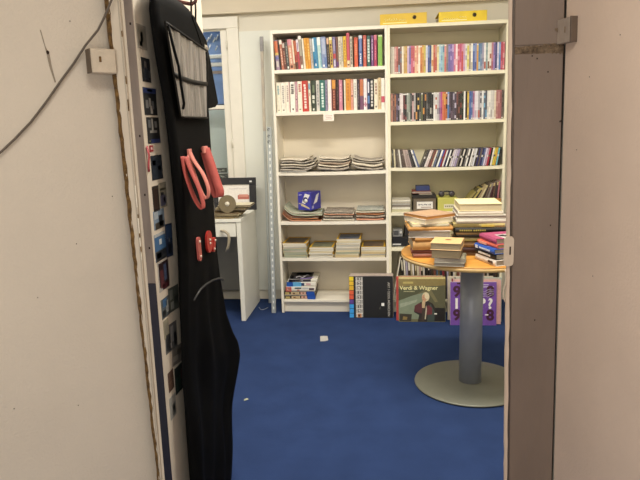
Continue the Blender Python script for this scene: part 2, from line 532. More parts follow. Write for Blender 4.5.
photo(-2.655, -2.562, 1.419, 1.493, '#1d1e22', PEO + [(.0, 1, .8, 1, '#2b3f86'), (.3, .7, .86, .95, '#6f9a7a')], 'dark group snapshot with a blue band along its top')
photo(-2.648, -2.556, 1.341, 1.413, '#1b1c20', [(.1, .3, .6, .9, '#77787c'), (.36, .5, .5, .95, '#b7b2aa'), (.6, .8, .6, .85, '#8d8a86'), (.2, .75, .4, .5, '#aba69e'), (.2, 1, 0, .16, '#2e3f8c'), (.1, .3, .05, .12, '#8a8a50')], 'dark group snapshot with a blue band along its bottom')
mb = MB()
mb.box(.1262, .1275, -2.632, -2.606, 1.318, 1.336, cm('#8e1f2c')); mb.box(.1275, .1281, -2.624, -2.614, 1.324, 1.331, cm('#c9aaa4'))
mb.ribbon([(.129, -2.655, 1.335), (.132, -2.652, 1.31), (.130, -2.657, 1.28), (.129, -2.654, 1.265)], (0, 1, .1), .012, .001, cm('#a8424a'))
tag(mb.build('ribbon_sticker'), 'small dark red sticker with a hanging pink ribbon on the door', 'sticker')
photo(-2.640, -2.557, 1.238, 1.307, '#2b3440', [(.05, .95, .05, .95, '#323d4a'), (.6, .82, .38, .56, '#cfd3d6'), (.1, .4, .6, .8, '#46505c')], 'slate blue snapshot with a small white square at its centre')
photo(-2.648, -2.602, 1.149, 1.222, '#3a2a20', [(.1, .8, .1, .9, '#452f22')], 'narrow dark brown snapshot beside a pale one on the door')
photo(-2.600, -2.540, 1.153, 1.226, '#b3a98c', [(.1, .8, .08, .5, '#6b6a8a'), (.2, .6, .5, .62, '#38383c'), (.15, .9, .7, .78, '#5b5238'), (.5, .9, .2, .42, '#9c96b0')], 'pale yellow and lavender snapshot on the door')
photo(-2.655, -2.572, 1.098, 1.152, '#7f9dba', [(.1, .9, 0, .35, '#4a4438'), (.45, .8, .1, .7, '#25292f'), (.05, .4, .55, .95, '#b6c6d2')], 'light blue snapshot with a dark figure on the door')
photo(-2.576, -2.520, 1.000, 1.100, '#243a66', [(.1, .9, .55, .95, '#32568f'), (.2, .8, .1, .4, '#1b2436'), (.4, .6, .45, .6, '#7b8aa0')], 'tall navy snapshot right of the blue one', tilt=-4)
photo(-2.662, -2.578, 1.006, 1.085, '#2a6fb5', [(0, 1, 0, .38, '#30343a'), (.4, .62, .58, .78, '#dfe6ea'), (.1, .5, .1, .3, '#5a5a5c'), (0, 1, .9, 1, '#cfd2d0')], 'bright blue snapshot with a small white square')
photo(-2.655, -2.568, .915, 1.003, '#3a2226', [(.15, .45, .1, .7, '#7a3238'), (.5, .75, .3, .85, '#4a5a86'), (.3, .9, .02, .2, '#5c1f26')], 'white bordered snapshot with dark red and blue figures', border='#cdc6ba')
photo(-2.652, -2.590, .832, .891, '#5d6a70', [(.2, .7, .55, .95, '#3f78b5'), (.6, .9, .2, .8, '#b8bdb8'), (.1, .5, .1, .4, '#2d3234')], 'grey snapshot with a blue top, beside a greenish one')
photo(-2.592, -2.505, .830, .905, '#5d6458', [(.1, .4, .5, .9, '#8b9488'), (.5, .9, .3, .6, '#3c443c'), (.2, .5, .1, .4, '#a4a89c')], 'tilted grey green snapshot right of the blue topped one', tilt=-5)
photo(-2.648, -2.608, .770, .826, '#b3a886', [(.2, .8, .2, .8, '#a39a80')], 'small plain beige snapshot above the grey ones', off=.0002)
photo(-2.642, -2.545, .718, .800, '#6a6a6a', [(.05, .4, .1, .7, '#3a3a3e'), (.45, .7, .3, .9, '#9b9b9b'), (.72, .95, .1, .6, '#26262a'), (.3, .5, .1, .3, '#c4c4c0')], 'black and white snapshot on the lower door', tilt=-4)
photo(-2.600, -2.515, .660, .716, '#8a8076', [(.1, .6, .2, .5, '#b2a898'), (.5, .9, .5, .8, '#5f564c')], 'tilted taupe snapshot on the lower door', tilt=-8)
photo(-2.646, -2.602, .601, .662, '#6e4a36', [(.1, .8, .1, .5, '#7d563f')], 'small brown snapshot low on the door')
photo(-2.592, -2.496, .566, .650, '#20302a', [(.1, .5, .1, .6, '#2f4a3c'), (.55, .85, .4, .8, '#5c2a28'), (.6, .9, .1, .3, '#16201c')], 'dark green and red snapshot low on the door', tilt=-3)
photo(-2.650, -2.600, .513, .583, '#b3b0a6', [(.4, .9, .1, .6, '#6b7068'), (.5, .8, .3, .5, '#31363a')], 'pale grey snapshot, lowest on the open door')

# ================================================================ black garment bag
BLACK = mat('black_nylon', '#0a0a0a', .7, .2, 25, bump=.15, bscale=500, spec=.06)
BLACK2 = mat('black_nylon_edge', '#15130f', .55, .2, 25, bump=.1, bscale=500, spec=.15)
VINYL = mat('clear_vinyl_over_grey', '#57544f', .25, .25, 9, stretch=(1, 8, .5), bump=.6, bscale=6, h2='#918b83')  # streaks put the shade of the wrinkles into the colour
def interp(tab, z):
    tab = sorted(tab)
    if z <= tab[0][0]: return tab[0][1]
    for (a, b), (c, d) in zip(tab, tab[1:]):
        if z <= c:
            t = (z - a) / (c - a)
            return b + (d - b) * t
    return tab[-1][1]
NEAR = [(.03, -2.60), (.3, -2.612), (.57, -2.605), (.87, -2.578), (1.02, -2.560), (1.17, -2.562), (1.32, -2.570), (1.46, -2.585), (1.59, -2.622), (1.69, -2.640), (1.73, -2.628), (1.75, -2.60), (1.757, -2.57)]
FAR = [(.03, -2.19), (.17, -2.145), (.33, -2.118), (.43, -2.065), (.50, -2.032), (.56, -2.055), (.61, -2.10), (.71, -2.160), (.85, -2.196), (.95, -2.198), (1.15, -2.188), (1.3, -2.185), (1.5, -2.20), (1.66, -2.21), (1.71, -2.28), (1.74, -2.33), (1.757, -2.36)]
def bag_front(y, z, u):
    x = .18
    if z < .95:
        k = min(1, (.95 - z) / .3)
        x += k * (.006 * math.sin(u * 13 + z * 3) + .005 * math.sin(u * 23 - z * 5 + 1.3) + .003 * math.sin(z * 17 + u * 6))
        x += .012 * k * math.exp(-((u - .85) / .15) ** 2 - ((z - .5) / .12) ** 2)
    x += .004 * math.sin(z * 7 + u * 3)
    e = min(u, 1 - u)
    return x - .018 * max(0, 1 - e / .06) ** 2
bag = thing('garment_bag', 'black garment bag with clear window and pink straps hanging on the open door', 'garment bag', (.16, -2.36, .03))
mb = MB()
NU, NZ = 36, 110
vs, fs = [], []
for j in range(NZ + 1):
    z = .03 + (1.757 - .03) * j / NZ
    a, b = interp(NEAR, z), interp(FAR, z)
    for i in range(NU + 1):
        u = i / NU
        y = a + (b - a) * u
        top = max(0, (z - 1.72) / .037)
        vs.append((bag_front(y, z, u) - .02 * top * top, y, z))
nf = len(vs)
for j in range(NZ + 1):
    z = .03 + (1.757 - .03) * j / NZ
    a, b = interp(NEAR, z), interp(FAR, z)
    for i in range(NU + 1):
        vs.append((.1315, a + .075 + (b - a - .075) * i / NU, z))
W = NU + 1
for j in range(NZ):
    for i in range(NU):
        k = j * W + i
        fs.append((k, k + 1, k + W + 1, k + W)); fs.append((nf + k, nf + k + W, nf + k + W + 1, nf + k + 1))
    k = j * W; fs.append((k, k + W, nf + k + W, nf + k)); k += NU; fs.append((k, nf + k, nf + k + W, k + W))
for i in range(NU):
    fs.append((i, nf + i, nf + i + 1, i + 1)); k = NZ * W + i; fs.append((k, k + 1, nf + k + 1, nf + k))
mb.add(vs, fs, BLACK, True)
mb.build('body', bag)
# clear window
mb = MB()
vs, fs = [], []
nu, nz = 48, 24
for j in range(nz + 1):
    t = j / nz
    for i in range(nu + 1):
        u = i / nu
        y0 = -2.531 + (-2.602 + 2.531) * t; y1 = -2.262 + (-2.212 + 2.262) * t
        zt = 1.664 + (1.632 - 1.664) * u; zb = 1.412
        x = .1865 + .0012 * math.sin(u * 47 + 1.5 * math.sin(u * 9) + t) + .0016 * math.sin(u * 21 + 2 * t)
        vs.append((x, y0 + (y1 - y0) * u, zb + (zt - zb) * t))
for j in range(nz):
    for i in range(nu):
        k = j * (nu + 1) + i
        fs.append((k, k + 1, k + nu + 2, k + nu + 1))
mb.add(vs, fs, VINYL, True)
win = mb.build('clear_window', bag); win['label'] = 'wrinkled clear vinyl window'
# window binding and divider
mb = MB()
def yw(u, t): return (-2.531 + (-2.602 + 2.531) * t) + ((-2.262 + (-2.212 + 2.262) * t) - (-2.531 + (-2.602 + 2.531) * t)) * u
loop = [(.188, yw(0, t / 8), 1.412 + .252 * t / 8) for t in range(9)] + [(.188, yw(u / 8, 1), 1.664 - .032 * u / 8) for u in range(9)] + \
       [(.188, yw(1, 1 - t / 8), 1.632 - .22 * t / 8) for t in range(9)] + [(.188, yw(1 - u / 8, 0), 1.412) for u in range(9)]
mb.tube(loop, .0035, BLACK2, 8, closed=True)
mb.ribbon([(.189, yw(u / 10, .46), 1.529 - .006 * u / 10 - .006 * math.sin(u / 10 * 3.14)) for u in range(11)], (0, 0, 1), .013, .003, BLACK2)
mb.build('window_binding', bag)
mb = MB()
mb.tube([(.195, -2.60, 1.655), (.200, -2.585, 1.60), (.203, -2.562, 1.55), (.203, -2.553, 1.50), (.202, -2.535, 1.45), (.201, -2.545, 1.435)], .004, BLACK, 7)
mb.build('cord', bag)
# shoulder flap with a small pale badge
mb = MB()
poly = [(-2.352, 1.722), (-2.335, 1.726), (-2.296, 1.706), (-2.25, 1.685), (-2.205, 1.664), (-2.175, 1.60), (-2.14, 1.53), (-2.108, 1.465), (-2.15, 1.450), (-2.23, 1.443), (-2.215, 1.52), (-2.222, 1.60), (-2.28, 1.66)]
mb.prism(poly, .178, .186, 'x', BLACK)
fl = mb.build('shoulder_flap', bag)
mb = MB()
mb.rbox(.186, .1885, -2.237, -2.207, 1.628, 1.650, cm('#a9a08f'), .001); mb.box(.1885, .1890, -2.230, -2.214, 1.634, 1.644, cm('#6b645a'))
mb.build('badge', bag)['label'] = 'small pale badge'
mb = MB()
mb.ribbon([(.180, -2.302, 1.70), (.184, -2.302, 1.745), (.184, -2.300, 1.778), (.178, -2.302, 1.784), (.172, -2.304, 1.778), (.170, -2.304, 1.74), (.172, -2.304, 1.70)], (0, 1, 0), .014, .002, BLACK2)
mb.build('hanging_loop', bag)
# pink strap loops
PINK = mat('pink_webbing', '#a84a42', .7, .08, 60, bump=.2, bscale=400)
PINKL = mat('pale_pink_webbing', '#c97a6c', .7, .08, 60, bump=.2, bscale=400)
def bez(P, n=18):
    out = []
    for seg in P:
        a, b, c, d = [Vector(p) for p in seg]
        for k in range(n):
            t = k / (n - 1)
            out.append(a * (1 - t) ** 3 + b * 3 * t * (1 - t) ** 2 + c * 3 * t * t * (1 - t) + d * t ** 3)
    return out
def loop(y, P, wd, w, m, dy=0.0):
    n_ = len(P)
    pts = []
    for i in range(n_ - 1):
        p0, p1, p2, p3 = P[max(i - 1, 0)], P[i], P[i + 1], P[min(i + 2, n_ - 1)]
        for q_ in range(6):
            t = q_ / 6
            f_ = lambda a, b, c, d: .5 * (2 * b + (c - a) * t + (2 * a - 5 * b + 4 * c - d) * t * t + (3 * b - a - 3 * c + d) * t ** 3)
            pts.append((f_(*[p[0] for p in (p0, p1, p2, p3)]), y + dy * (i + t) / (n_ - 1), f_(*[p[1] for p in (p0, p1, p2, p3)])))
    pts.append((P[-1][0], y + dy, P[-1][1]))
    return MB().ribbon(pts, wd, w, .0022, m)
mb = loop(-2.530, [(.184, 1.299), (.191, 1.24), (.210, 1.175), (.228, 1.143), (.234, 1.152), (.224, 1.20), (.202, 1.255), (.187, 1.297)], (.15, 1, 0), .024, PINK, .02)
mb.build('strap', bag)['label'] = 'darker pink strap loop'
mb = loop(-2.470, [(.186, 1.314), (.200, 1.282), (.226, 1.24), (.240, 1.195), (.234, 1.167), (.222, 1.178), (.205, 1.225), (.188, 1.300)], (.1, 1, 0), .024, PINKL, -.012)
mb.rbox(.184, .190, -2.486, -2.456, 1.298, 1.318, PINKL, .001)
mb.build('strap', bag)['label'] = 'pale pink strap loop'
mb = loop(-2.310, [(.188, 1.315), (.200, 1.275), (.216, 1.215), (.228, 1.172), (.225, 1.152), (.214, 1.162), (.204, 1.22), (.187, 1.30)], (.62, .78, 0), .034, PINK)
mb.rbox(.184, .191, -2.335, -2.290, 1.298, 1.320, PINKL, .001)
mb.build('strap', bag)['label'] = 'broad pink strap loop'
# red pull tabs with bolts
REDT = mat('red_plastic_tab', '#a52a22', .4, .08, 40)
def tab(yc, zc, w, h, ang, m):
    mb = MB()
    M = T(.186, yc, zc) @ RX(ang)
    poly = []
    for k in range(20):
        a = 2 * math.pi * k / 20
        s = h / 2 - w / 2
        poly.append((w / 2 * math.cos(a), (s if math.sin(a) >= 0 else -s) + w / 2 * math.sin(a)))
    mb.prism(poly, 0, .007, 'x', m, M)
    for dz in (h / 2 - w / 2, -h / 2 + w / 2):
        mb.lathe([(.004, 0), (.004, .003), (.002, .004)], (0, 0, 0), cm('#d0c0b0'), 10, M @ T(.007, 0, dz) @ RY(90))
    return mb
tab(-2.452, 1.004, .030, .078, 3, mat('faded_red_tab', '#a9524a', .4, .08, 40)).build('pull_tab', bag)
tab(-2.342, 1.006, .062, .074, 4, REDT).build('pull_tab', bag)
tab(-2.288, .985, .022, .052, -28, REDT).build('pull_tab', bag)
# hem of the lower pocket
mb = MB()
mb.tube([(.198, -2.56, .868), (.200, -2.50, .884), (.202, -2.44, .886), (.203, -2.37, .880), (.203, -2.30, .868), (.200, -2.25, .854), (.192, -2.215, .84)], .0035, mat('pocket_hem', '#1b1a19', .5, .1, 40), 8)
mb.build('pocket_hem', bag)

# ================================================================ bookcases
def bookcase(x0, shelves, mw, mbk, label, bottom):
    w, d, h, t = .80, .28, 2.02, .018
    o = thing('bookcase', label, 'bookcase', (x0 + w / 2, d / 2, 0), 'tall white bookcases against the back wall')
    for a in (x0, x0 + w - t):
        MB().rbox(a, a + t, 0, d, 0, h, mw, .0015).build('side_panel', o)
    MB().rbox(x0 + t, x0 + w - t, 0, d - .005, h - .023, h, mw, .0015).build('top_panel', o)
    MB().rbox(x0 + t, x0 + w - t, .002, d - .005, bottom - .018, bottom, mw, .0015).build('bottom_panel', o)
    MB().rbox(x0 + t, x0 + w - t, .03, .045, 0, bottom - .018, mw, .0015).build('plinth', o)
    MB().box(x0 + t, x0 + w - t, d - .005, d, 0, h, mbk).build('back_panel', o)
    for z, sag in shelves:
        mb = MB()
        n = 16
        poly = []
        for i in range(n + 1):
            u = i / n
            poly.append((x0 + t + (w - 2 * t) * u, z + .0115 - sag * 4 * u * (1 - u)))
        for i in range(n, -1, -1):
            u = i / n
            poly.append((x0 + t + (w - 2 * t) * u, z - .0115 - sag * 4 * u * (1 - u)))
        vs = [(p[0], .002, p[1]) for p in poly] + [(p[0], d - .006, p[1]) for p in poly]
        m_ = len(poly); fs = []
        for i in range(n):
            fs.append((i, i + 1, m_ - 2 - i, m_ - 1 - i)); fs.append((m_ + i, m_ + m_ - 1 - i, m_ + m_ - 2 - i, m_ + i + 1))
        for i in range(m_):
            j = (i + 1) % m_; fs.append((i, i + m_, j + m_, j))
        mb.add(vs, fs, mw)
        mb.build('shelf', o)
    return o
bookcase(0.0, [(1.745, 0), (1.457, 0), (1.037, .004), (.678, .002), (.408, .001)], WHITE, BACKL, 'left white bookcase holding paperbacks, newspapers and board games', .099)
bookcase(0.80, [(1.689, 0), (1.368, 0), (1.053, .005), (.735, 0), (.478, 0)], CREAM, BACKR, 'right cream bookcase holding disc cases, partly hidden by the door jamb', .099)

# paper tag hanging on the second shelf
mb = MB()
mb.box(-.037, .037, 0, .0008, -.05, 0, cm('#ece2d6'), T(.389, -.0025, 1.449) @ RY(-1.5) @ RX(-3))
for k, w in enumerate((.026, .020, .024)):
    mb.box(-w, w, -.0004, 0, -.016 - .011 * k, -.013 - .011 * k, cm('#b08f8a'), T(.389, -.0025, 1.449) @ RY(-1.5) @ RX(-3))
tag(mb.build('shelf_tag'), 'small white paper tag hanging from the shelf edge under the paperbacks', 'tag')

# ---------------------------------------------------------------- upright books
def upright(name, x, z, w, h, d, col, marks, lean, y=.018, pages=PAGE, right_pivot=False, hard=True):
    """book, spine to the front. x = left of base; lean>0 tips its top to the left. marks: (z0,z1,x0,x1,hex) fractions of the spine"""
    mb = MB()
    M = T(x, y, z) @ RY(-lean)
    if lean < 0:
        M = T(x + w, y, z) @ RY(-lean) @ T(-w, 0, 0)
    c = cm(col, .45)
    t = min(.002, w * .12)
    bulge = min(.003, w * .15)
    poly = [(0, bulge), (w * .2, bulge * .3), (w * .5, 0), (w * .8, bulge * .3), (w, bulge), (w, d), (w - t, d), (w - t, bulge + t), (t, bulge + t), (t, d), (0, d)]
    vs = [(p[0], p[1], 0) for p in poly] + [(p[0], p[1], h) for p in poly]
    n = len(poly)
    fs = [(i, (i + 1) % n, n + (i + 1) % n, n + i) for i in range(n)]
    for o_ in (0, n):
        fs += [tuple(o_ + k for k in (0, 1, 2, 3, 4, 7, 8)), tuple(o_ + k for k in (4, 5, 6, 7)), tuple(o_ + k for k in (0, 8, 9, 10))]
    mb.add(vs, fs, c, False, M)
    mb.box(t, w - t, bulge + t, d - .004, .0015, h - (.004 if hard else .0008), pages, M)
    for (a, b, p, q, hx) in marks:
        m = cm(hx, .45)
        f = lambda u: bulge * (1 - math.sin(math.pi * u)) * .8 - .0005
        mb.add([(w * p, f(p), h * a), (w * (p + q) / 2, f((p + q) / 2), h * a), (w * q, f(q), h * a), (w * q, f(q), h * b), (w * (p + q) / 2, f((p + q) / 2), h * b), (w * p, f(p), h * b)], [(0, 1, 4, 5), (1, 2, 3, 4)], m, False, M)
    return mb.build(name)

def letters(a, b, hx, n=6, p=.28, q=.72):
    """illegible lettering down a spine: a row of short strokes"""
    out = []
    L = (b - a) / n
    for k in range(n):
        g = .12 + .25 * random.random()
        s = a + L * k
        out.append((s, s + L * (1 - g), p + .08 * random.random(), q - .08 * random.random(), hx))
    return out

# top row of the left bookcase: (pixel-free) left x, width, height, colour, marks, lean, description
def rowx(px, a, b): return a + px * b
ROW1 = [
 # start, end (metres along the shelf), height, lean, colour, marks, description
 (.0315, .0560, .205, 3.6, '#9a7f96', [(.58, .97, 0, 1, '#d9652c'), (.50, .58, 0, 1, '#d8b54a'), (.36, .46, 0, 1, '#6d6fb0'), (.1, .3, .2, .8, '#c9bfb4')], 'paperback with orange top and violet lower spine'),
 (.0575, .0690, .210, 4.0, '#2a211c', [(.9, .98, .1, .9, '#5a4436')], 'thin dark brown paperback'),
 (.0695, .087, .205, 4.0, '#b9674c', [(.86, 1, 0, 1, '#eee0cc')] + letters(.15, .75, '#e2b49c'), 'salmon paperback with a white spine top'),
 (.088, .106, .190, 4.0, '#6b3a30', [(.8, .96, .1, .9, '#c9b6a4')] + letters(.2, .7, '#b07a62'), 'reddish brown paperback with a grey top label'),
 (.107, .126, .188, 4.0, '#4b4d47', [(.04, .12, .25, .75, '#e6e2d6')] + letters(.25, .9, '#8b8d84'), 'dark grey green paperback with white spot'),
 (.127, .156, .207, 4.0, '#d18a6c', [(.8, 1, 0, 1, '#d6808c'), (.05, .14, .2, .8, '#6a3a2c')] + letters(.2, .75, '#f0c9ae'), 'broad peach paperback with a pink top'),
 (.157, .167, .205, 4.0, '#e6d6b8', [(.0, .2, 0, 1, '#a5784e')], 'thin cream paperback with brown foot'),
 (.168, .187, .196, 4.0, '#c05a34', [(0, .25, 0, 1, '#5a2c22'), (.3, .5, .1, .9, '#a83a34')], 'rust orange paperback with dark brown foot'),
 (.188, .203, .203, 4.0, '#c2404a', [(.6, 1, 0, 1, '#e9dde0'), (.62, .9, .3, .7, '#8b6a9a')], 'crimson paperback with a white and mauve top'),
 (.204, .224, .226, 4.0, '#a59a86', [(.9, 1, 0, 1, '#efe9dc'), (.03, .12, .2, .8, '#eee8da'), (.15, .4, .1, .9, '#8a5a4c')], 'tall grey beige paperback, tallest at the left end'),
 (.226, .238, .210, 3.6, '#e9dcc4', [], 'thin plain cream paperback'),
 (.239, .257, .211, 3.4, '#e39a1e', letters(.25, .8, '#c97d10'), 'golden orange paperback, left of a matching pair'),
 (.258, .277, .211, 3.4, '#e08f1c', letters(.3, .85, '#f2c35a'), 'golden orange paperback, right of a matching pair'),
 (.278, .294, .205, 3.2, '#b9b3ac', letters(.2, .8, '#8f8a88'), 'plain grey paperback'),
 (.296, .328, .211, 3.0, '#2f86b5', [(.55, .97, 0, .35, '#e0ecee'), (.08, .3, .1, .6, '#1d66a0'), (.08, .16, .3, .6, '#e9f0f0')], 'broad bright blue paperback'),
 (.329, .352, .211, 3.0, '#b3d3cd', [(.75, 1, 0, 1, '#e9eee6'), (.05, .5, .6, 1, '#7fb5c5')], 'pale mint paperback with a white top'),
 (.353, .388, .213, 2.6, '#8294bd', [(.45, .95, .2, .8, '#aab5cf'), (.05, .35, .5, 1, '#5a77b5'), (.05, .12, .2, .5, '#f0f0f0')], 'broad periwinkle paperback'),
 (.390, .408, .208, 2.0, '#3c2f2a', [(.78, .98, .1, .9, '#e2b08a'), (.05, .12, .3, .7, '#d0c6b8')] + letters(.2, .7, '#7a6a5c'), 'dark brown paperback with a peach top'),
 (.410, .429, .210, 2.0, '#d9b64e', letters(.1, .8, '#6a2a24', 7, .2, .8) + [(.9, 1, 0, 1, '#f0e2a8')], 'yellow paperback with dark red lettering'),
 (.431, .451, .210, 1.6, '#7f72a0', [(.30, .46, 0, 1, '#cc3d3a'), (.55, .92, .2, .8, '#9c92b8'), (.05, .25, .25, .75, '#cfc6d8')], 'violet paperback with a red patch'),
 (.453, .467, .207, 1.2, '#7a4a3a', [(.05, .2, 0, 1, '#6a3a7a')], 'thin brown paperback with a purple foot'),
 (.469, .487, .210, 1.0, '#d8cdb8', letters(.1, .9, '#a69a88', 8), 'cream paperback with fine grey lettering'),
 (.488, .500, .210, 1.0, '#cfc4ae', letters(.2, .8, '#8f8577', 8), 'narrow cream grey paperback'),
 (.502, .523, .211, .8, '#e6b61c', [(.02, .2, 0, 1, '#d9902a')] + letters(.25, .9, '#b5761a', 7), 'bright yellow paperback'),
 (.524, .545, .232, .6, '#d04a5c', [(.02, .2, .1, .9, '#e8d9a8'), (.05, .1, .2, .8, '#70352c')], 'tall pinkish red paperback standing above its neighbours'),
 (.547, .564, .207, .5, '#cdbfa8', letters(.1, .95, '#4a443c', 7), 'cream paperback with dark stripes'),
 (.575, .600, .200, .3, '#e4572e', [(.93, 1, 0, 1, '#c9452a')] + letters(.4, .8, '#ee8a5c'), 'flame orange paperback'),
 (.607, .630, .212, .3, '#4a63a8', letters(.1, .45, '#dfe4f0', 5) + [(.5, .9, .2, .8, '#6f86c0'), (.9, 1, 0, 1, '#cdd3e2')], 'royal blue paperback with white lettering'),
 (.636, .658, .212, .2, '#cf5648', letters(.3, .9, '#e79a84'), 'coral red paperback'),
 (.662, .684, .208, 0, '#2f5f5c', letters(.15, .9, '#c9d8d0', 8, .15, .85), 'dark teal paperback with white lettering'),
 (.690, .706, .208, 0, '#7a4a86', letters(.2, .9, '#c4a8c8', 6), 'purple paperback with pale lettering'),
 (.709, .729, .210, 0, '#b82f5c', [(.85, 1, 0, 1, '#e0788c')] + letters(.2, .7, '#dd7a92'), 'magenta paperback'),
 (.737, .765, .209, 0, '#7cb53c', [(.95, 1, 0, 1, '#d9e4b0'), (0, 1, 0, .12, '#a5cf6c')], 'lime green book, rightmost'),
]
for k, (a, b, h, ln, c, mk, ds) in enumerate(ROW1):
    o = upright('book', a, 1.7568, b - a, h - .005, .135, soft(c), [m_[:4] + (soft(m_[4]),) for m_ in mk], ln)
    tag(o, '%s, %s from left in the top row' % (ds, ordn(k + 1)), 'book', 'paperbacks on the top shelf')

ROW2 = [
 (.022, .054, .205, 0, '#e9e0c8', letters(.6, .9, '#7fa8a8', 6) + [(.05, .09, .35, .65, '#9a9080')], 'cream book with teal lettering'),
 (.056, .087, .205, 0, '#ece3d0', letters(.3, .9, '#a9a096', 9) + [(.05, .09, .3, .7, '#777066')], 'cream book with long grey lettering'),
 (.089, .117, .206, 0, '#eae0cc', letters(.35, .9, '#b59a90', 8) + [(0, 1, .85, 1, '#d99a9a')], 'cream book with a pink right edge'),
 (.121, .155, .206, 0, '#f0e9da', letters(.6, .93, '#55504c', 5, .2, .8) + [(.06, .12, .35, .65, '#332f2c')], 'white book with bold dark lettering'),
 (.157, .172, .207, 0, '#c08a96', letters(.1, .95, '#d8b0b4', 8) + [(.4, .44, .2, .8, '#3a2430')], 'thin mauve pink book'),
 (.174, .205, .207, 0, '#ece2cc', letters(.66, .93, '#c0605a', 4, .2, .8) + [(.06, .1, .3, .7, '#8a8074')], 'cream book with red lettering'),
 (.207, .250, .210, 1.2, '#cc3227', letters(.1, .9, '#f0d4c8', 9, .3, .7), 'thick red hardback with white lettering'),
 (.252, .267, .208, .8, '#e6dac0', [(.72, .92, .1, .9, '#6f9ab5'), (.5, .6, .2, .8, '#d99a8c')], 'thin cream book with a blue spot'),
 (.269, .303, .210, 0, '#34402f', [(.4, .52, .2, .7, '#d6d9c8'), (.26, .36, .25, .65, '#c9cdb8'), (.03, .1, .3, .6, '#e4e4d4'), (.6, .85, .3, .7, '#6a7a5a'), (.5, .62, .75, 1, '#17180f')], 'dark green book with white lettering'),
 (.305, .328, .209, 0, '#cfcac0', letters(.2, .9, '#8f8a86', 7), 'pale grey book'),
 (.330, .366, .210, 0, '#2b6f66', letters(.12, .92, '#cfe6da', 9, .25, .75), 'teal book with white lettering'),
 (.368, .384, .210, 0, '#8d86a0', letters(.2, .9, '#6a6480', 6), 'thin grey purple book'),
 (.386, .412, .212, 0, '#efe2dc', [(0, 1, .85, 1, '#d9b4b4')], 'plain pinkish white book'),
 (.415, .441, .212, 0, '#7a3328', [(.7, .98, .05, .95, '#dd8f2c')] + letters(.08, .66, '#c9785a', 7), 'dark red book with an orange top'),
 (.443, .463, .208, 0, '#33201f', letters(.2, .8, '#5c403c', 5), 'blackish maroon book'),
 (.464, .488, .207, 0, '#d67f96', letters(.3, .9, '#e8a8b6', 6), 'candy pink book'),
 (.490, .498, .205, 0, '#1d1a18', [], 'very thin black book'),
 (.499, .510, .205, 0, '#e4d9bc', [], 'very thin cream book'),
 (.511, .545, .212, 0, '#e08c24', letters(.3, .9, '#c8721a', 6), 'broad orange book'),
 (.546, .563, .208, 0, '#e0927a', letters(.5, .9, '#f0c4b0', 5) + [(.44, .48, .2, .8, '#33222c')], 'salmon pink book with a dark dot'),
 (.565, .589, .208, 0, '#e6e0d2', letters(.4, .9, '#b3aca0', 6), 'off-white book beside the salmon one'),
 (.591, .608, .206, 0, '#3a2a36', letters(.1, .9, '#6f5a68', 7), 'dark plum book'),
 (.609, .633, .210, 0, '#7a4a6a', [(.45, .97, 0, 1, '#d0743c'), (.75, .97, .1, .6, '#c96a4a')], 'purple book with an orange top'),
 (.635, .658, .209, 0, '#efdfe0', letters(.1, .4, '#c4708c', 3) + [(.14, .2, 0, 1, '#c46a8c')], 'pinkish white book with a rose foot'),
 (.660, .677, .207, 0, '#2b3158', [(.55, .9, .2, .8, '#d8dae4'), (.2, .45, .1, .9, '#5a84c0')], 'navy book with white and blue blocks'),
 (.679, .705, .207, 0, '#1e1c1c', letters(.1, .95, '#cfcac2', 8, .2, .8), 'black book with white lettering'),
 (.707, .733, .203, 0, '#e7dcc2', letters(.5, .9, '#a06a5c', 4) + [(.06, .12, .3, .7, '#6f665a')], 'cream book with faint red lettering'),
 (.734, .755, .212, 0, '#cdb284', letters(.3, .9, '#a98c5c', 5), 'tan book'),
 (.756, .780, .208, 0, '#eae3d6', [(.22, .42, 0, 1, '#d2405c')], 'white book with a red block, rightmost'),
]
for k, (a, b, h, ln, c, mk, ds) in enumerate(ROW2):
    o = upright('book', a, 1.4688, b - a, h, .140, soft(c), [m_[:4] + (soft(m_[4]),) for m_ in mk], ln, hard=False)
    tag(o, '%s, %s from left in the second row' % (ds, ordn(k + 1)), 'book', 'books on the second shelf')

# ---------------------------------------------------------------- disc cases
def case(name, x, z, w, h, d, segs, lean=0, y=.012):
    """disc case: dark-edged plastic shell with a printed spine insert made of colour bands (bottom to top)"""
    mb = MB()
    M = T(x, y, z) @ RY(-lean)
    if lean < 0:
        M = T(x + w, y, z) @ RY(-lean) @ T(-w, 0, 0)
    body, bands = segs
    mb.box(0, w, .0006, d, 0, h, cm(body, .3), M)
    t = .0007
    n = len(bands)
    tot = sum(b[1] for b in bands)
    s = .02
    for hx, fr in bands:
        e = s + .96 * fr / tot
        mb.box(t, w - t, 0, .0006, h * s, h * e, cm(hx, .3), M)
        s = e
    return mb.build(name)

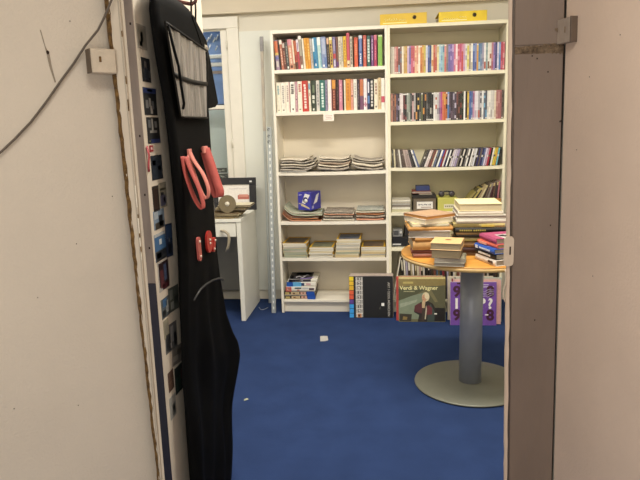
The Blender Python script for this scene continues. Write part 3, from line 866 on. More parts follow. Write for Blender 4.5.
DVD1 = [('grey beige', 'b8ad9c'), ('pale beige', 'cfc4b0'), ('dull pink', 'c98078', 'd8a49a'), ('red pink', 'c4645c', 'a8483c'), ('maroon', '6a3a3a', '7f93ad'), ('grey maroon', '8a5a52', '6a7488'),
 ('cream', 'e6dfc8'), ('ochre', 'c99a4a', 'd4b070'), ('golden', 'd0a044', 'b98530'), ('lilac', 'c8a8cc'), ('blue violet', '6f62a8', 'b48cc0'), ('hot pink', 'd85a7c', 'cc4a4a'), ('rose red', 'cf4f5c', 'e08a9a'),
 ('peach', 'e6b48c', 'dc8a6a'), ('salmon', 'dd8c70', 'ecc2a0'), ('ivory', 'ece4d0', 'e2c89a'), ('orange', 'dc7c34', 'c8622c'), ('amber', 'cf8a34', 'e2b34a'), ('yellow olive', 'c9b444', 'b08a3a'),
 ('pale lilac', 'd6cfe0', 'c0c8dc'), ('deep blue', '3c4f9c', '6d86c4'), ('dark blue', '2f437f', '5668a8'), ('cream orange', 'e4cfa4', 'd88a4c'), ('red orange', 'cc5034', 'd96a4a'), ('brick red', 'bf4a44', 'c98a7a'), ('pale yellow', 'e2d494', 'd0b46a'),
 ('light cyan', 'a8cfd8', '8fb4cc'), ('sky blue', '8fc0d8', '6f9fc4'), ('mint blue', '8fbcb8', '5a86b0'), ('coral', 'd4685c', 'e08a80'), ('brownish grey', '8a7a78', '6d6a80'), ('violet blue', '6a62b0', '8f86cc'), ('purple', '7a5cb0', 'a48acc'), ('violet', '8f6cb8', 'bfa0d4'), ('bright pink', 'd8688c', 'e8a0b8'), ('white pink', 'eed8dc', 'e4a8b4'),
 ('pink red', 'd44f64', 'dc8294'), ('fuchsia', 'd04a78', 'e07a9c'), ('scarlet pink', 'd4484c', 'd880a0'), ('pink lilac', 'd09abc', 'b88cc4'), ('greyish white', 'd8d4d0', 'aaa6a8'), ('lemon yellow', 'd9c84c', 'e8dc8c'), ('greyish brown', '9a8c80', 'c8c0b4'), ('white', 'ebe6da', 'c0b8a4'),
 ('cobalt blue', '4a62b0', '7fa0d4'), ('periwinkle', '7f8fcc', '4a58a0'), ('golden orange', 'd8963a', 'dcae5c'), ('steel blue', '4f7fb4', 'a8c4d8'), ('slate blue', '6a86ac', '8f9cb0'), ('lilac grey', 'a49cb8', '8a8498'), ('white and red', 'e8e6e4', 'c4503c'), ('teal grey', '7f9c9c', '9ab0ac'), ('cream and brown', 'e4e0d4', '8a5238'),
 ('off-white', 'dcd8cc', 'b06a4c'), ('dusty rose', 'c47c88', 'b0566c'), ('lavender', '9a7cc0', '7a64a8'), ('dark indigo', '3a3a7c', '4c4c90'), ('pale lilac white', 'd4d0e4', 'b8b4d8'), ('bright blue', '4f84cc', '7aa4d8'), ('crimson', 'c43a50', 'd4607a'), ('strawberry red', 'd06070', 'dca0a4')]
DVD2 = [('salmon', 'c98468', 'a86a54'), ('brown maroon', '6a3a34', '8a5c4c'), ('rust brown', '7f4a34', 'b0683c'), ('dark purple', '4a3a52', '6f5c7c'), ('black lilac', '2c2630', '8f84a0'), ('pinkish white', 'dccccc', 'b8a8ac'), ('white rose', 'e0d4d0', 'c49a9a'), ('dark red', '6f2428', '1e1c1e'), ('blackish red', '2a1a1c', '8a3a3c'),
 ('pale grey green', '9ca498', '6c746a'), ('grey green', '848c80', 'a8aca0'), ('black', '1a1918', '5a5854'), ('pink dotted', 'c49a98', '2a2424'), ('dotted grey', 'b0a8a4', '3a3434'), ('jet black', '161616', 'd88a34'), ('coal black', '1e1c1a', 'e0b048'), ('charcoal', '3a3a36', '6a6a5c'), ('olive green', '5a6038', '7c7c4c'), ('black and orange', '1c1814', 'dc8a2c'), ('brown black', '2a2018', 'c87a2c'), ('dark grey', '4a4846', '6a6868'),
 ('plain black', '141414', '3c3a38'), ('black with pale letters', '1a1a1a', 'a8a49c'), ('deep black', '181818', '4c4844'), ('white', 'e6e2dc', 'cac4c0'), ('white and red', 'd6d0cc', 'c45a3c'), ('grey white', 'c4c0be', '8f8c90'), ('mauve', 'a884a0', '7c5c84'), ('magenta', 'c44c8c', '9a3a78'), ('pinkish orange', 'd86a4c', 'e08c2c'), ('orange red', 'cc5a2c', 'e09a3c'), ('dark orange', 'b8642c', '3c2414'),
 ('blue', '4a7cc0', 'b4b0d0'), ('dusky plum', '4a3444', '5c5470'), ('dark plum', '3a2c3c', '6a5468'), ('plum grey', '5a4c5c', 'a89cb4'), ('dark lilac', '4c4058', 'c0b4cc'), ('umber', '4a2c28', '7c4440'), ('deep umber', '3a2420', '8a4a3c'), ('dark green', '2a3028', '7a3028'), ('bottle green', '1e241c', '4c5844'), ('bright white', 'f0eee8', 'e4e0d8'), ('ink black', '121212', '2c2a28'), ('yellow', 'd8b034', 'b0883c'),
 ('royal blue', '3c5cac', '4a78bc'), ('mid blue', '4c68a8', '8c98c0'), ('pink mauve', 'c48cac', '9c5c84'), ('lilac white', 'dcd4e0', 'b8a8c0'), ('pearl white', 'e0dce0', 'c4c0c8'), ('grey with a red top', 'a8a4ac', 'c8503c'), ('patchy grey', '6c6870', 'c8c4c8'), ('snowy white', 'e4e4e0', 'd0d0cc'), ('blue grey', '5c6c84', '6cb0d4'), ('dark slate', '4c5464', '5c9cc8'), ('milky white', 'dcdcd4', 'c8c4bc'), ('chalk white', 'e8e4dc', 'ccc8c4'), ('ash white', 'd0ccc8', 'b0a8a4'), ('silver grey', 'c4bfbc', 'd8d4cc'), ('cream', 'e0d0b0', 'c8b498'), ('dusty rose', 'b0706c', 'c48a84'), ('old rose', 'ac6468', 'c08484'), ('rose brown', 'a86060', '985454'), ('brown grey', '6c5c54', '4c403c')]
def dvd_row(lst, z, rowname, h0):
    n = len(lst)
    x0, x1 = .822, 1.578
    ws = [(1 + .12 * (random.random() - .5)) for _ in lst]
    tot = sum(ws)
    x = x0
    for k, e in enumerate(lst):
        w = (x1 - x0) * ws[k] / tot
        cols = [soft('#' + c, .78) for c in e[1:]]
        a = cols[0]; b = cols[-1]
        rr = random.Random(k * 31 + len(rowname))
        if len(cols) == 1:
            bands = [(a, 1)]
        else:
            pat = rr.choice([[(b, .3), (a, .7)], [(a, .55), (b, .45)], [(a, .2), (b, .25), (a, .55)], [(b, .12), (a, .3), (b, .2), (a, .38)], [(a, .4), (b, .18), (a, .2), (b, .1), (a, .12)], [(a, .75), (b, .25)]])
            bands = pat
        lo = '#d8d4cc' if rr.random() < .3 else a
        bands = [(lo, .05)] + bands + [((b if rr.random() < .5 else '#e4e0d8') if rr.random() < .35 else a, .05)]
        body = '#3a3836' if sum(int(a[i:i + 2], 16) for i in (1, 3, 5)) < 300 else a
        o = case('disc_case', x, z, w * .94, h0 - (.004 * rr.random()), .135, (body, bands))
        tag(o, '%s disc case, %s from left in the %s row' % (e[0], ordn(k + 1), rowname), 'disc case', 'disc cases in the %s row' % rowname)
        x += w
dvd_row(DVD1, 1.7008, 'pastel top shelf', .181)
dvd_row(DVD2, 1.3798, 'dark second shelf', .192)

CDL = [('dark olive', '3a382c'), ('cream edged', 'c8c09c'), ('dark brown', '4c4034'), ('grey', '6c6458'), ('white lined', 'dcd8cc'), ('chocolate brown', '4a3a34'), ('brown', '5c4c40'), ('pinkish', 'b8a49c'), ('rosy grey', 'a8948c'), ('dusty pink', 'b09c98'), ('dark grey', '44403c'), ('black', '1e1c1c'), ('white', 'e4e4e0'), ('blue edged', '5c6c94')]
n = len(CDL)
for k, (nm, c) in enumerate(CDL):
    t = k / (n - 1)
    base = .826 + .003 + (1.010 - .829) * t
    ln = 1.5 + 18.5 * t
    o = case('disc_case', base, 1.0650 - .0045 * 4 * ((base - .818) / .764) * (1 - (base - .818) / .764), .0095, .124, .14, (('#' + c), [('#' + c, .7), ('#8c8478' if k % 3 == 0 else '#' + c, .1), ('#' + c, .2)]), ln, y=.004)
    tag(o, '%s music disc case leaning left, %s from left on the third shelf' % (nm, ordn(k + 1)), 'disc case', 'music discs leaning left')
CDR = [('dark grey', '4a4640'), ('charcoal', '3c3834'), ('white', 'e0d8d4'), ('pinkish white', 'd4c0bc'), ('brown', '6c5044'), ('red brown', '7c4438'), ('cream', 'd8ccb8'), ('blue grey', '6c7890'), ('dark slate', '3a4048'), ('bright white', 'ecece8'), ('blue', '4c58a4'), ('wine red', '8c2c34'), ('chalk white', 'e4e0dc'), ('navy', '2c2c50'), ('pure white', 'f0f0ec'), ('black', '1c1a1a'),
 ('grey white', 'd0c8c4'), ('lilac white', 'd4ccd8'), ('pale lilac', 'c4b8c8'), ('lilac', '9c90b0'), ('warm grey', '7c746c'), ('jet black', '181616'), ('off-white', 'dcd4c8'), ('soot black', '201e1e'), ('mid grey', '787470'), ('milk white', 'e8e4dc'), ('coal black', '242020'), ('snow white', 'ece8e4'), ('dim white', 'd0ccc8'), ('cool white', 'd8d8dc'), ('dark umber', '3c342c'), ('dark navy', '343060'), ('taupe', '6c6058'), ('deep navy', '2c3060'), ('steel blue', '6c7ca0'), ('lavender white', 'd4cce0'), ('pink', 'c8a0b0'), ('crimson', 'a82c3c'), ('black edged', '201c1c'), ('cream white', 'e8e4d4'), ('yellow', 'd8c848'), ('golden yellow', 'd0a844'), ('cyan', '6cb4c4'), ('black, rightmost', '1c2024')]
n = len(CDR)
for k, (nm, c) in enumerate(CDR):
    t = k / (n - 1)
    base = 1.022 + (1.546 - 1.022) * t
    ln = -(21 - 12 * t)
    u = (base - .818) / .764
    o = case('disc_case', base, 1.0652 - .005 * 4 * u * (1 - u) + .0006, .0100, .124, .14, (('#' + c) if k % 2 else '#2a2826', [('#' + c, .5), (('#e0dcd4', '#5c5850', '#' + c)[k % 3], .12), ('#' + c, .38)]), ln, y=.004)
    tag(o, '%s music disc case leaning right, %s in the right-leaning group' % (nm, ordn(k + 1)), 'disc case', 'music discs leaning right')

# ---------------------------------------------------------------- yellow binders on top of the bookcases
YEL = mat('yellow_card', '#e2c420', .5, .05, 20)
YELD = mat('yellow_card_worn', '#d8b422', .5, .06, 20)
def binder(xl, xr, z, h, d, m, label, rot, lab):
    mb = MB()
    w = xr - xl
    M = T((xl + xr) / 2, .02, z) @ RZ(rot)
    o = thing('ring_binder', label, 'binder', ((xl + xr) / 2, .15, z), 'yellow binders on the bookcases')
    mb.rbox(-w / 2, w / 2, 0, d, 0, .0025, m, .001, M); mb.rbox(-w / 2, w / 2, 0, d, h - .0025, h, m, .001, M)
    mb.rbox(-w / 2, w / 2, -.002, .001, 0, h, m, .001, M)
    mb.build('cover', o)
    MB().box(-w / 2 + .006, w / 2 - .006, .01, d - .006, .004, h - .02, PAGE, M).build('pages', o)
    mb = MB()
    hx = w / 2 - .082
    mb.lathe([(.0135, 0), (.0135, .0012), (.0105, .0014)], (0, 0, 0), mat('binder_ring', '#6a5a2a', .35, .1, 40, metal=.6), 24, M @ T(hx, -.002, h * .6) @ RX(90))
    mb.lathe([(.0095, .0012), (.0095, .0018)], (0, 0, 0), cm('#241c10'), 20, M @ T(hx, -.002, h * .6) @ RX(90))
    mb.build('finger_ring', o)
    mb = MB()
    pale = cm('#f3e9a0')
    mb.box(-w / 2 + .02, hx - .05, -.0026, -.002, .010, .016, pale, M)
    for (x0, pts) in lab:       # looping pale handwriting, too small to read
        mb.tube([M @ Vector((-w / 2 + x0 + p[0], -.003, p[1])) for p in pts], .0012, pale, 5)
    mb.build('handwriting', o)['label'] = 'pale handwriting'
    return o
def scrawl(L, zc, a, n, seed):
    rr = random.Random(seed)
    out = []
    for k in range(n * 4):
        t = k / (n * 4 - 1)
        out.append((L * t + .006 * math.sin(k * 1.7), zc + a * math.sin(k * 1.57 + rr.random()) * (.5 + .5 * rr.random())))
    return out
binder(.752, 1.064, 2.0205, .072, .27, YELD, 'orange yellow ring binder lying on the bookcases, left of the other binder', -1.5, [(.03, scrawl(.09, .036, .012, 6, 3)), (.125, scrawl(.05, .03, .008, 4, 5))])
binder(1.142, 1.458, 2.0205, .068, .27, YEL, 'lemon yellow ring binder lying on the right bookcase, right of the other binder', .8, [(.03, scrawl(.10, .022, .006, 7, 8)), (.135, scrawl(.05, .03, .007, 3, 9))])

# ---------------------------------------------------------------- folded newspapers
NEWS = mat('newsprint', '#b9b0a4', .9, .1, 40, h2='#8f877c', stretch=(1, 3, 1))
NEWSW = mat('pale_newsprint', '#d8cdb8', .9, .1, 40)
NEWSD = mat('printed_dark_page', '#6a6058', .9, .2, 60, h2='#b5a996')
SALM = mat('salmon_newsprint', '#d0967a', .9, .1, 40)
def folded(name, x0, x1, y0, y1, zf, t, edge, top, skew=0.0):
    """one folded paper: rounded fold at the front, following the sag curve zf(u)"""
    mb = MB()
    n = 22
    prof = []
    for k in range(7):
        a = math.pi / 2 + math.pi * k / 6
        prof.append((t / 2 + t * .9 * math.cos(a), t / 2 + t / 2 * math.sin(a)))
    prof = [(y1 - y0, t)] + prof + [(y1 - y0, 0)]
    vs, fs = [], []
    m_ = len(prof)
    for i in range(n + 1):
        u = i / n
        x = x0 + (x1 - x0) * u
        for (py, pz) in prof:
            vs.append((x + skew * py, y0 + py, zf(u) + pz))
    f1, f2 = [], []
    for i in range(n):
        for k in range(m_ - 1):
            (f2 if k < 3 else f1).append((i * m_ + k, i * m_ + k + 1, i * m_ + m_ + k + 1, i * m_ + m_ + k))
        f1.append((i * m_ + m_ - 1, i * m_, i * m_ + m_, i * m_ + 2 * m_ - 1))
    f1.append(tuple(range(m_))); f1.append(tuple(n * m_ + k for k in range(m_))[::-1])
    mb.add(vs, f1, edge, True); mb.add(vs, f2, top, True)
    return mb.build(name)
def stack_news(x0, x1, y0, zbase, layers, shape, where, grp):
    z = 0
    n = len(layers)
    for k, (t, ins_l, ins_r, em, tm, ds) in enumerate(layers):
        zz = z
        ph = random.random() * 6
        f = lambda u, zz=zz, ph=ph: zbase + zz + shape(u) + (.0016 + .0016 * math.sin(u * 8 + ph) if zz else 0)
        o = folded('newspaper', x0 + ins_l, x1 - ins_r, y0 + .004 * (k % 3), y0 + .23, f, t - .0046, em, tm)
        pos = 'topmost' if k == n - 1 else ('lowest' if k == 0 else '%s from the bottom' % ordn(k + 1))
        tag(o, '%s, %s in the %s' % (ds, pos, where), 'newspaper', grp)
        z += t
sh = lambda a, b, c: (lambda u: a * max(0, (.3 - u) / .3) ** 2 + b * max(0, (u - .7) / .3) ** 2 + c * math.sin(u * 7))
G3 = 'newspapers on the third shelf'
S3 = 1.0345 + .0150 + .0025
mb = MB()
mb.box(.030, .222, -.006, .20, 0, .0018, cm('#eceae2'), T(0, 0, 1.0500))
tag(mb.build('paper_sheet'), 'flat white paper sheet under the left newspaper stack on the third shelf', 'paper')
stack_news(.028, .288, .010, S3 + .003, [(.016, .0, .03, NEWS, NEWS, 'grey folded newspaper'), (.018, .006, .0, NEWS, NEWSD, 'dark edged folded newspaper'), (.020, .004, .01, NEWSW, NEWS, 'pale folded newspaper'), (.018, .012, .02, NEWS, NEWSD, 'thick folded newspaper'), (.016, .008, .045, NEWSW, NEWSW, 'pale folded newspaper')], sh(.004, .012, .003), 'left stack, third shelf', G3)
stack_news(.300, .534, .008, S3 + .001, [(.022, .0, .01, NEWS, NEWSD, 'grey folded newspaper'), (.016, .004, .012, NEWSW, NEWSW, 'cream folded newspaper'), (.024, .012, .0, mat('brownish_newsprint', '#a8937f', .9, .1, 40), NEWSD, 'brownish folded newspaper'), (.014, .018, .006, NEWSW, NEWS, 'thin pale folded newspaper'), (.016, .010, .008, NEWSW, NEWSW, 'cream folded newspaper')], sh(.012, .008, .003), 'middle stack, third shelf', G3)
stack_news(.546, .772, .006, S3 + .001, [(.020, .01, .006, NEWS, NEWSD, 'grey folded newspaper'), (.024, .0, .012, NEWSW, NEWSW, 'white folded newspaper'), (.018, .004, .0, NEWS, NEWSD, 'grey folded newspaper'), (.014, .01, .012, NEWSW, NEWS, 'pale folded newspaper')], sh(.024, 0, .005), 'right stack, third shelf', G3)
G4 = 'newspapers on the fourth shelf'
S4 = .6905
ORN = mat('orange_printed_page', '#c98a5a', .85, .25, 40, h2='#8a5a44')
GRN = mat('grey_green_page', '#a8ab94', .85, .15, 40)
stack_news(.034, .322, .008, S4, [(.012, .0, .01, SALM, ORN, 'pinkish folded paper'), (.012, .004, .03, ORN, ORN, 'orange printed paper'), (.012, .008, .03, NEWSD, ORN, 'dark printed paper'), (.016, .012, .0, GRN, GRN, 'grey green paper'), (.014, .016, .006, NEWSW, GRN, 'pale paper curling up at the left')], sh(.055, -.002, .0015), 'left stack, fourth shelf', G4)
stack_news(.328, .556, .010, S4, [(.018, .0, .0, NEWSW, NEWS, 'pale folded paper'), (.020, .004, .012, NEWSD, NEWSD, 'dark folded paper'), (.018, .008, .004, SALM, NEWSW, 'pinkish white folded paper'), (.014, .012, .012, NEWS, NEWSD, 'printed folded paper')], sh(.004, -.001, .0015), 'middle stack, fourth shelf', G4)
stack_news(.566, .776, .006, S4, [(.016, .004, .01, SALM, SALM, 'salmon pink paper'), (.020, .0, .0, NEWSD, NEWSD, 'dark paper'), (.018, .004, .01, ORN, ORN, 'orange brown paper'), (.014, .0, .004, NEWSW, NEWSW, 'pale paper'), (.012, .006, .012, GRN, mat('grey_print_page', '#8f948c', .85, .25, 70, h2='#c3c3b8'), 'grey printed paper')], sh(.004, .004, .001), 'right stack, fourth shelf', G4)

# blue and white carton standing on the left papers
def local_box(mb, M, w, d, h, m): mb.rbox(0, w, 0, d, 0, h, m, .0015, M)
VIO = mat('violet_blue_print', '#39389a', .4, .12, 30)
M = T(.143, .055, .768) @ RZ(-24)
o = thing('carton', 'violet blue carton with white swirl standing on the left papers, fourth shelf', 'box', (.2, .08, .768))
mb = MB(); local_box(mb, M, .112, .14, .130, VIO); mb.build('carton_body', o)
mb = MB()
WHT = cm('#e6e4e0'); LIL = cm('#a9a6d0'); GOL = cm('#cdbf94'); DB = cm('#20205c')
f = -.0006
def quad(mb, pts, m, M): mb.add(pts, [(0, 1, 2, 3)], m, False, M)
quad(mb, [(.034, f, .055), (.062, f, .122), (.104, f, .112), (.060, f, .045)], WHT, M)
quad(mb, [(.03, f, .05), (.095, f, .02), (.098, f, .008), (.026, f, .032)], GOL, M)
mb.lathe([(.021, 0), (.021, .0006)], (0, 0, 0), DB, 24, M @ T(.066, -.0010, .075) @ RX(90))
mb.lathe([(.014, 0), (.014, .0006)], (0, 0, 0), WHT, 20, M @ T(.069, -.0018, .069) @ RX(90))
quad(mb, [(.008, f, .112), (.034, f, .116), (.034, f, .109), (.008, f, .105)], LIL, M)
quad(mb, [(.008, f, .052), (.024, f, .048), (.024, f, .042), (.008, f, .046)], GOL, M)
e = .1126
quad(mb, [(e, .03, .04), (e, .085, .055), (e, .115, .118), (e, .075, .105)], WHT, M)
quad(mb, [(e, .008, .01), (e, .035, .012), (e, .035, .034), (e, .008, .03)], LIL, M)
mb.build('printed_panel', o)['label'] = 'white and gold swirl print'

# ---------------------------------------------------------------- yellow bordered magazines
YB = mat('yellow_border', '#d9ad24', .4, .06, 30)
PIC = [mat('cover_picture_dark', '#2e2a26', .35, .3, 25, h2='#5a4c40'), mat('cover_picture_blue', '#3b4a66', .35, .25, 25, h2='#5f6f86'), mat('cover_picture_brown', '#4a3a2a', .35, .3, 25, h2='#7a6248'), mat('cover_picture_green', '#5a5f4c', .35, .25, 25, h2='#868a70')]
PGS = [mat('magazine_pages_%s' % n_, c, .8, .08, 200, stretch=(1, 1, 8)) for n_, c in (('grey', '#b9b5a8'), ('cream', '#d6ccae'), ('white', '#d5d0c2'), ('green', '#a3a792'), ('tan', '#c7b48c'))]
def magazine(xc, y0, z, t, rot, pic, pg, label, spine=-1, w=.176, d=.252, sag=0):
    mb = MB()
    M = T(xc, y0 + d / 2, z) @ RZ(rot)
    c = .0006
    mb.box(-w / 2, w / 2, -d / 2, d / 2, 0, c, pg, M)
    mb.box(-w / 2 + .001, w / 2 - .001, -d / 2 + .0015, d / 2, c, t - c, pg, M)
    mb.box(-w / 2, w / 2, -d / 2, d / 2, t - c, t - .0002, pg, M); mb.box(-w / 2, w / 2, -d / 2, d / 2, t - .0002, t, YB, M)
    s = spine * w / 2
    mb.box(min(s, s - spine * .001), max(s, s - spine * .001), -d / 2, d / 2, 0, t, YB, M)
    mb.box(-w / 2 + .014, w / 2 - .014, -d / 2 + .014, d / 2 - .05, t, t + .0003, pic, M)
    o = mb.build('magazine')
    return tag(o, label, 'magazine', 'yellow bordered magazines on the fifth shelf')
SH5 = .4205
def mag_stack(xc, specs, where, y0=.006):
    z = SH5
    n = len(specs)
    for k, (t, dx, rot, pic, pg, ds) in enumerate(specs):
        pos = 'topmost' if k == n - 1 else ('lowest' if k == 0 else '%s from the bottom' % ordn(k + 1))
        magazine(xc + dx, y0 + .002 * (k % 2), z, t, rot, PIC[pic], PGS[pg], '%s magazine, %s in the %s' % (ds, pos, where), spine=(-1 if k % 3 else 1))
        z += t + .0006
mag_stack(.116, [(.014, .004, 0, 3, 3, 'greenish edged'), (.013, .002, 1, 3, 3, 'greenish edged'), (.014, .0, 0, 3, 3, 'grey green'), (.012, -.002, -1, 0, 0, 'grey edged'), (.013, -.004, 1, 0, 3, 'grey green'), (.012, -.004, 2, 0, 0, 'dark covered'), (.013, -.002, 0, 0, 2, 'pale edged'), (.013, -.002, -3, 0, 2, 'yellow bordered dark covered')], 'leftmost stack')
mag_stack(.306, [(.013, .0, 0, 0, 2, 'white edged'), (.010, .004, 1, 0, 0, 'grey edged'), (.012, -.002, -1, 0, 2, 'white edged'), (.011, .0, 0, 2, 1, 'cream edged'), (.013, .004, 1, 3, 2, 'pale edged'), (.014, .006, -2, 3, 2, 'olive covered')], 'second stack from left')
mag_stack(.502, [(.014, -.006, 0, 1, 4, 'tan edged'), (.012, -.006, -1, 1, 1, 'cream edged'), (.014, -.004, 1, 1, 3, 'greenish edged'), (.013, .0, 0, 1, 1, 'cream edged'), (.013, .002, -1, 1, 0, 'grey edged'), (.014, .0, 1, 1, 2, 'white edged'), (.012, .004, 0, 1, 0, 'grey edged'), (.013, .006, -1, 1, 2, 'white edged'), (.012, .008, 1, 1, 1, 'cream edged'), (.012, .010, -1, 1, 2, 'blue covered')], 'tallest stack')
mag_stack(.686, [(.012, -.002, 0, 2, 1, 'cream edged'), (.012, .0, 1, 2, 0, 'grey edged'), (.013, .002, 0, 2, 4, 'tan edged'), (.012, .002, -1, 2, 1, 'cream edged'), (.013, .0, 1, 2, 2, 'pale edged'), (.012, .002, 0, 2, 2, 'brown covered')], 'rightmost stack')

# ---------------------------------------------------------------- board games on the bottom shelf
def game(x0, x1, y0, y1, z0, z1, base, faces, tops, label, rot=0):
    mb = MB()
    w, d = x1 - x0, y1 - y0
    M = T((x0 + x1) / 2, (y0 + y1) / 2, z0) @ RZ(rot)
    h = z1 - z0
    o = thing('board_game', label, 'board game', ((x0 + x1) / 2, (y0 + y1) / 2, z0), 'board games on the bottom shelf')
    mb.rbox(-w / 2, w / 2, -d / 2, d / 2, h * .25, h, cm(base, .4), .0015, M)
    for (a, b, c, e_, hx) in faces:
        mb.box(-w / 2 + w * a, -w / 2 + w * b, -d / 2 - .0006, -d / 2, h * c, h * e_, cm(hx, .4), M)
    for (a, b, c, e_, hx) in tops:
        mb.box(-w / 2 + w * a, -w / 2 + w * b, -d / 2 + d * c, -d / 2 + d * e_, h, h + .0005, cm(hx, .4), M)
    mb.build('lid', o)
    MB().box(-w / 2 + .002, w / 2 - .002, -d / 2 + .002, d / 2 - .002, 0, h * .3, cm('#c9c2b2'), M).build('tray', o)
    return o, M, w, d, h
zb = .0995
face_row = [(.03, .17, .2, .8, '#b8a468'), (.22, .50, .15, .85, '#d2b890'), (.28, .36, .3, .7, '#7a4a34'), (.40, .47, .2, .6, '#e2cfa8'), (.54, .72, .2, .9, '#dcae98'), (.60, .66, .4, .8, '#5a3628'), (.74, 1, 0, 1, '#2450a8')]
game(.022, .252, .012, .24, zb, zb + .030, '#241a16', face_row, [], 'dark game box with faces and a blue end, lowest on the bottom shelf', 1)
game(.022, .250, .014, .24, zb + .0305, zb + .061, '#241a16', face_row, [], 'dark game box with faces and a blue end, second from the bottom', -1)
o, M, w, d, h = game(.030, .252, .016, .24, zb + .0615, zb + .096, '#e4dfd4', [(.0, .19, 0, 1, '#cf6a5e'), (.04, .15, .2, .8, '#e6b4a4'), (.30, .52, .55, .85, '#3a4a52'), (.38, .46, .15, .4, '#b05a52'), (.78, .95, .3, .7, '#4a3a44'), (.56, .76, .6, .75, '#a8b0b4')], [], 'white game box with a red left end, third from the bottom', 2)
game(.042, .262, .022, .245, zb + .0965, zb + .131, '#e6e2d6', [(.0, .22, 0, 1, '#1f4fa0'), (.22, .50, 0, 1, '#63a9d4'), (.50, .60, .2, .8, '#2c3a64'), (.66, .82, .3, .75, '#d0a8a8')], [], 'white game box with blue left half, fourth from the bottom', -1)
o, M, w, d, h = game(.050, .268, .024, .245, zb + .1315, zb + .152, '#e2decf', [(.02, .78, .1, 1, '#3a3640'), (.05, .16, .1, .9, '#b08a92'), (.25, .5, .3, .6, '#e4e2e4')], [(.02, .80, .03, .97, '#34343e'), (.05, .17, .08, .45, '#c9b4b8'), (.09, .13, .15, .4, '#7a3040'), (.2, .75, .6, .9, '#26262c')], 'dark covered game box on top of the board games', 1)
mb = MB()
pts = [(-.055 + .09 * t, -.06 + .03 * math.sin(t * 9) + .05 * t, h + .0015) for t in [k / 16 for k in range(17)]]
mb.tube([M @ Vector(p) for p in pts], .003, cm('#e8e6ea'), 5)
mb.tube([M @ Vector((-.02 + .10 * t, -.10 + .05 * t * t, h + .0015)) for t in [k / 8 for k in range(9)]], .0025, cm('#8a6fc0'), 5)
mb.build('title_scrawl', o)['label'] = 'white and violet cover lettering'

# ---------------------------------------------------------------- records leaning on the bookcases
def sleeve(name, xl, w, h, yb, lean, t, base, label, rot=0, z=0.0, group='long playing records on the floor', deco=None, edge='#c9bca8'):
    """record sleeve standing on the floor and leaning back; returns object and the matrix of its front face"""
    M = T(xl + w / 2, yb, z) @ RZ(rot) @ RX(-lean)
    o = thing(name, label, 'record', (xl + w / 2, yb, z), group)
    mb = MB()
    mb.rbox(-w / 2, w / 2, 0, t, 0, h, cm(edge, .6), .001, M)
    mb.build('sleeve', o)
    mb = MB()
    mb.box(-w / 2 + .0008, w / 2 - .0008, -.0006, 0, .0008, h - .0008, cm(base, .4), M)
    if deco:
        deco(mb, M @ T(0, -.0006, 0), w, h)
    mb.build('cover_print', o)
    return o
def rect(mb, M, x0, x1, z0, z1, hx, e=.0004, y=0):
    mb.box(x0, x1, -e - y, -y, z0, z1, cm(hx, .4), M)

def deco_black(mb, M, w, h):
    L = -w / 2
    cols = ['#3a9ae0', '#3a9ae0', '#3a9ae0', '#5a3f8c', '#d8583a', '#dc6038', '#e0b02c', '#e6bc30', '#ecd02c']
    for k, c in enumerate(cols):
        rect(mb, M, L + .001, L + .032, h * (k / 9) + .002, h * ((k + 1) / 9) - .002, c)
    rect(mb, M, L + .047, L + .098, .004, h - .004, '#d8d4cc')
    for k in range(9):
        z0 = h * (k / 9) + .004; z1 = h * ((k + 1) / 9) - .003
        rect(mb, M, L + .058, L + .087, z0, z1, '#7a7672' if k else '#c98a58', y=.0004)
        rect(mb, M, L + .063 + .004 * (k % 3), L + .076 + .003 * (k % 2), z0 + .004, z1 - .006, '#e6e2dc' if k else '#3a2a22', y=.0008)
        rect(mb, M, L + .066, L + .072 + .004 * (k % 2), z0 + .008, z1 - .012, '#2a2826', y=.0012)
        for q in range(4):
            rect(mb, M, L + .0485, L + .053, z0 + .007 * q, z0 + .007 * q + .004, '#2c2a28', y=.0004)
            rect(mb, M, L + .091, L + .0965, z0 + .007 * q, z0 + .007 * q + .004, '#2c2a28', y=.0004)
    text_mesh(mb, 'ART / ODDS MENSCHEN', .0225, M @ T(w / 2 - .030, -.0004, h * .45) @ FRONT @ RZ(-90), cm('#bdb8ae', .4), bold=.0002)
    rect(mb, M, w / 2 - .082, w / 2 - .062, .088, .110, '#f0eee8')
    text_mesh(mb, '/', .028, M @ T(w / 2 - .092, -.0004, .072) @ FRONT, cm('#8a867e', .4))
BLKREC = [('#b8a6a0', 'pinkish grey'), ('#9a8f88', 'grey'), ('#c9bca8', 'cream'), ('#8a7a72', 'brown grey'), ('#b09a98', 'dull pink'), ('#a8a49a', 'pale grey')]
for k, (c, nm) in enumerate(BLKREC):
    sleeve('record_sleeve', .517 + .001 * (k % 3), .310, .306 - .001 * (k % 2), -.098 + .0118 * k, 4, .011, c, '%s record sleeve, %s behind the black record cover' % (nm, ordn(k + 1)), edge=c)
sleeve('record_sleeve', .513, .312, .303, -.112, 4, .010, '#151514', 'black record cover with coloured squares and a photo strip on the floor', deco=deco_black, edge='#1c1a18')

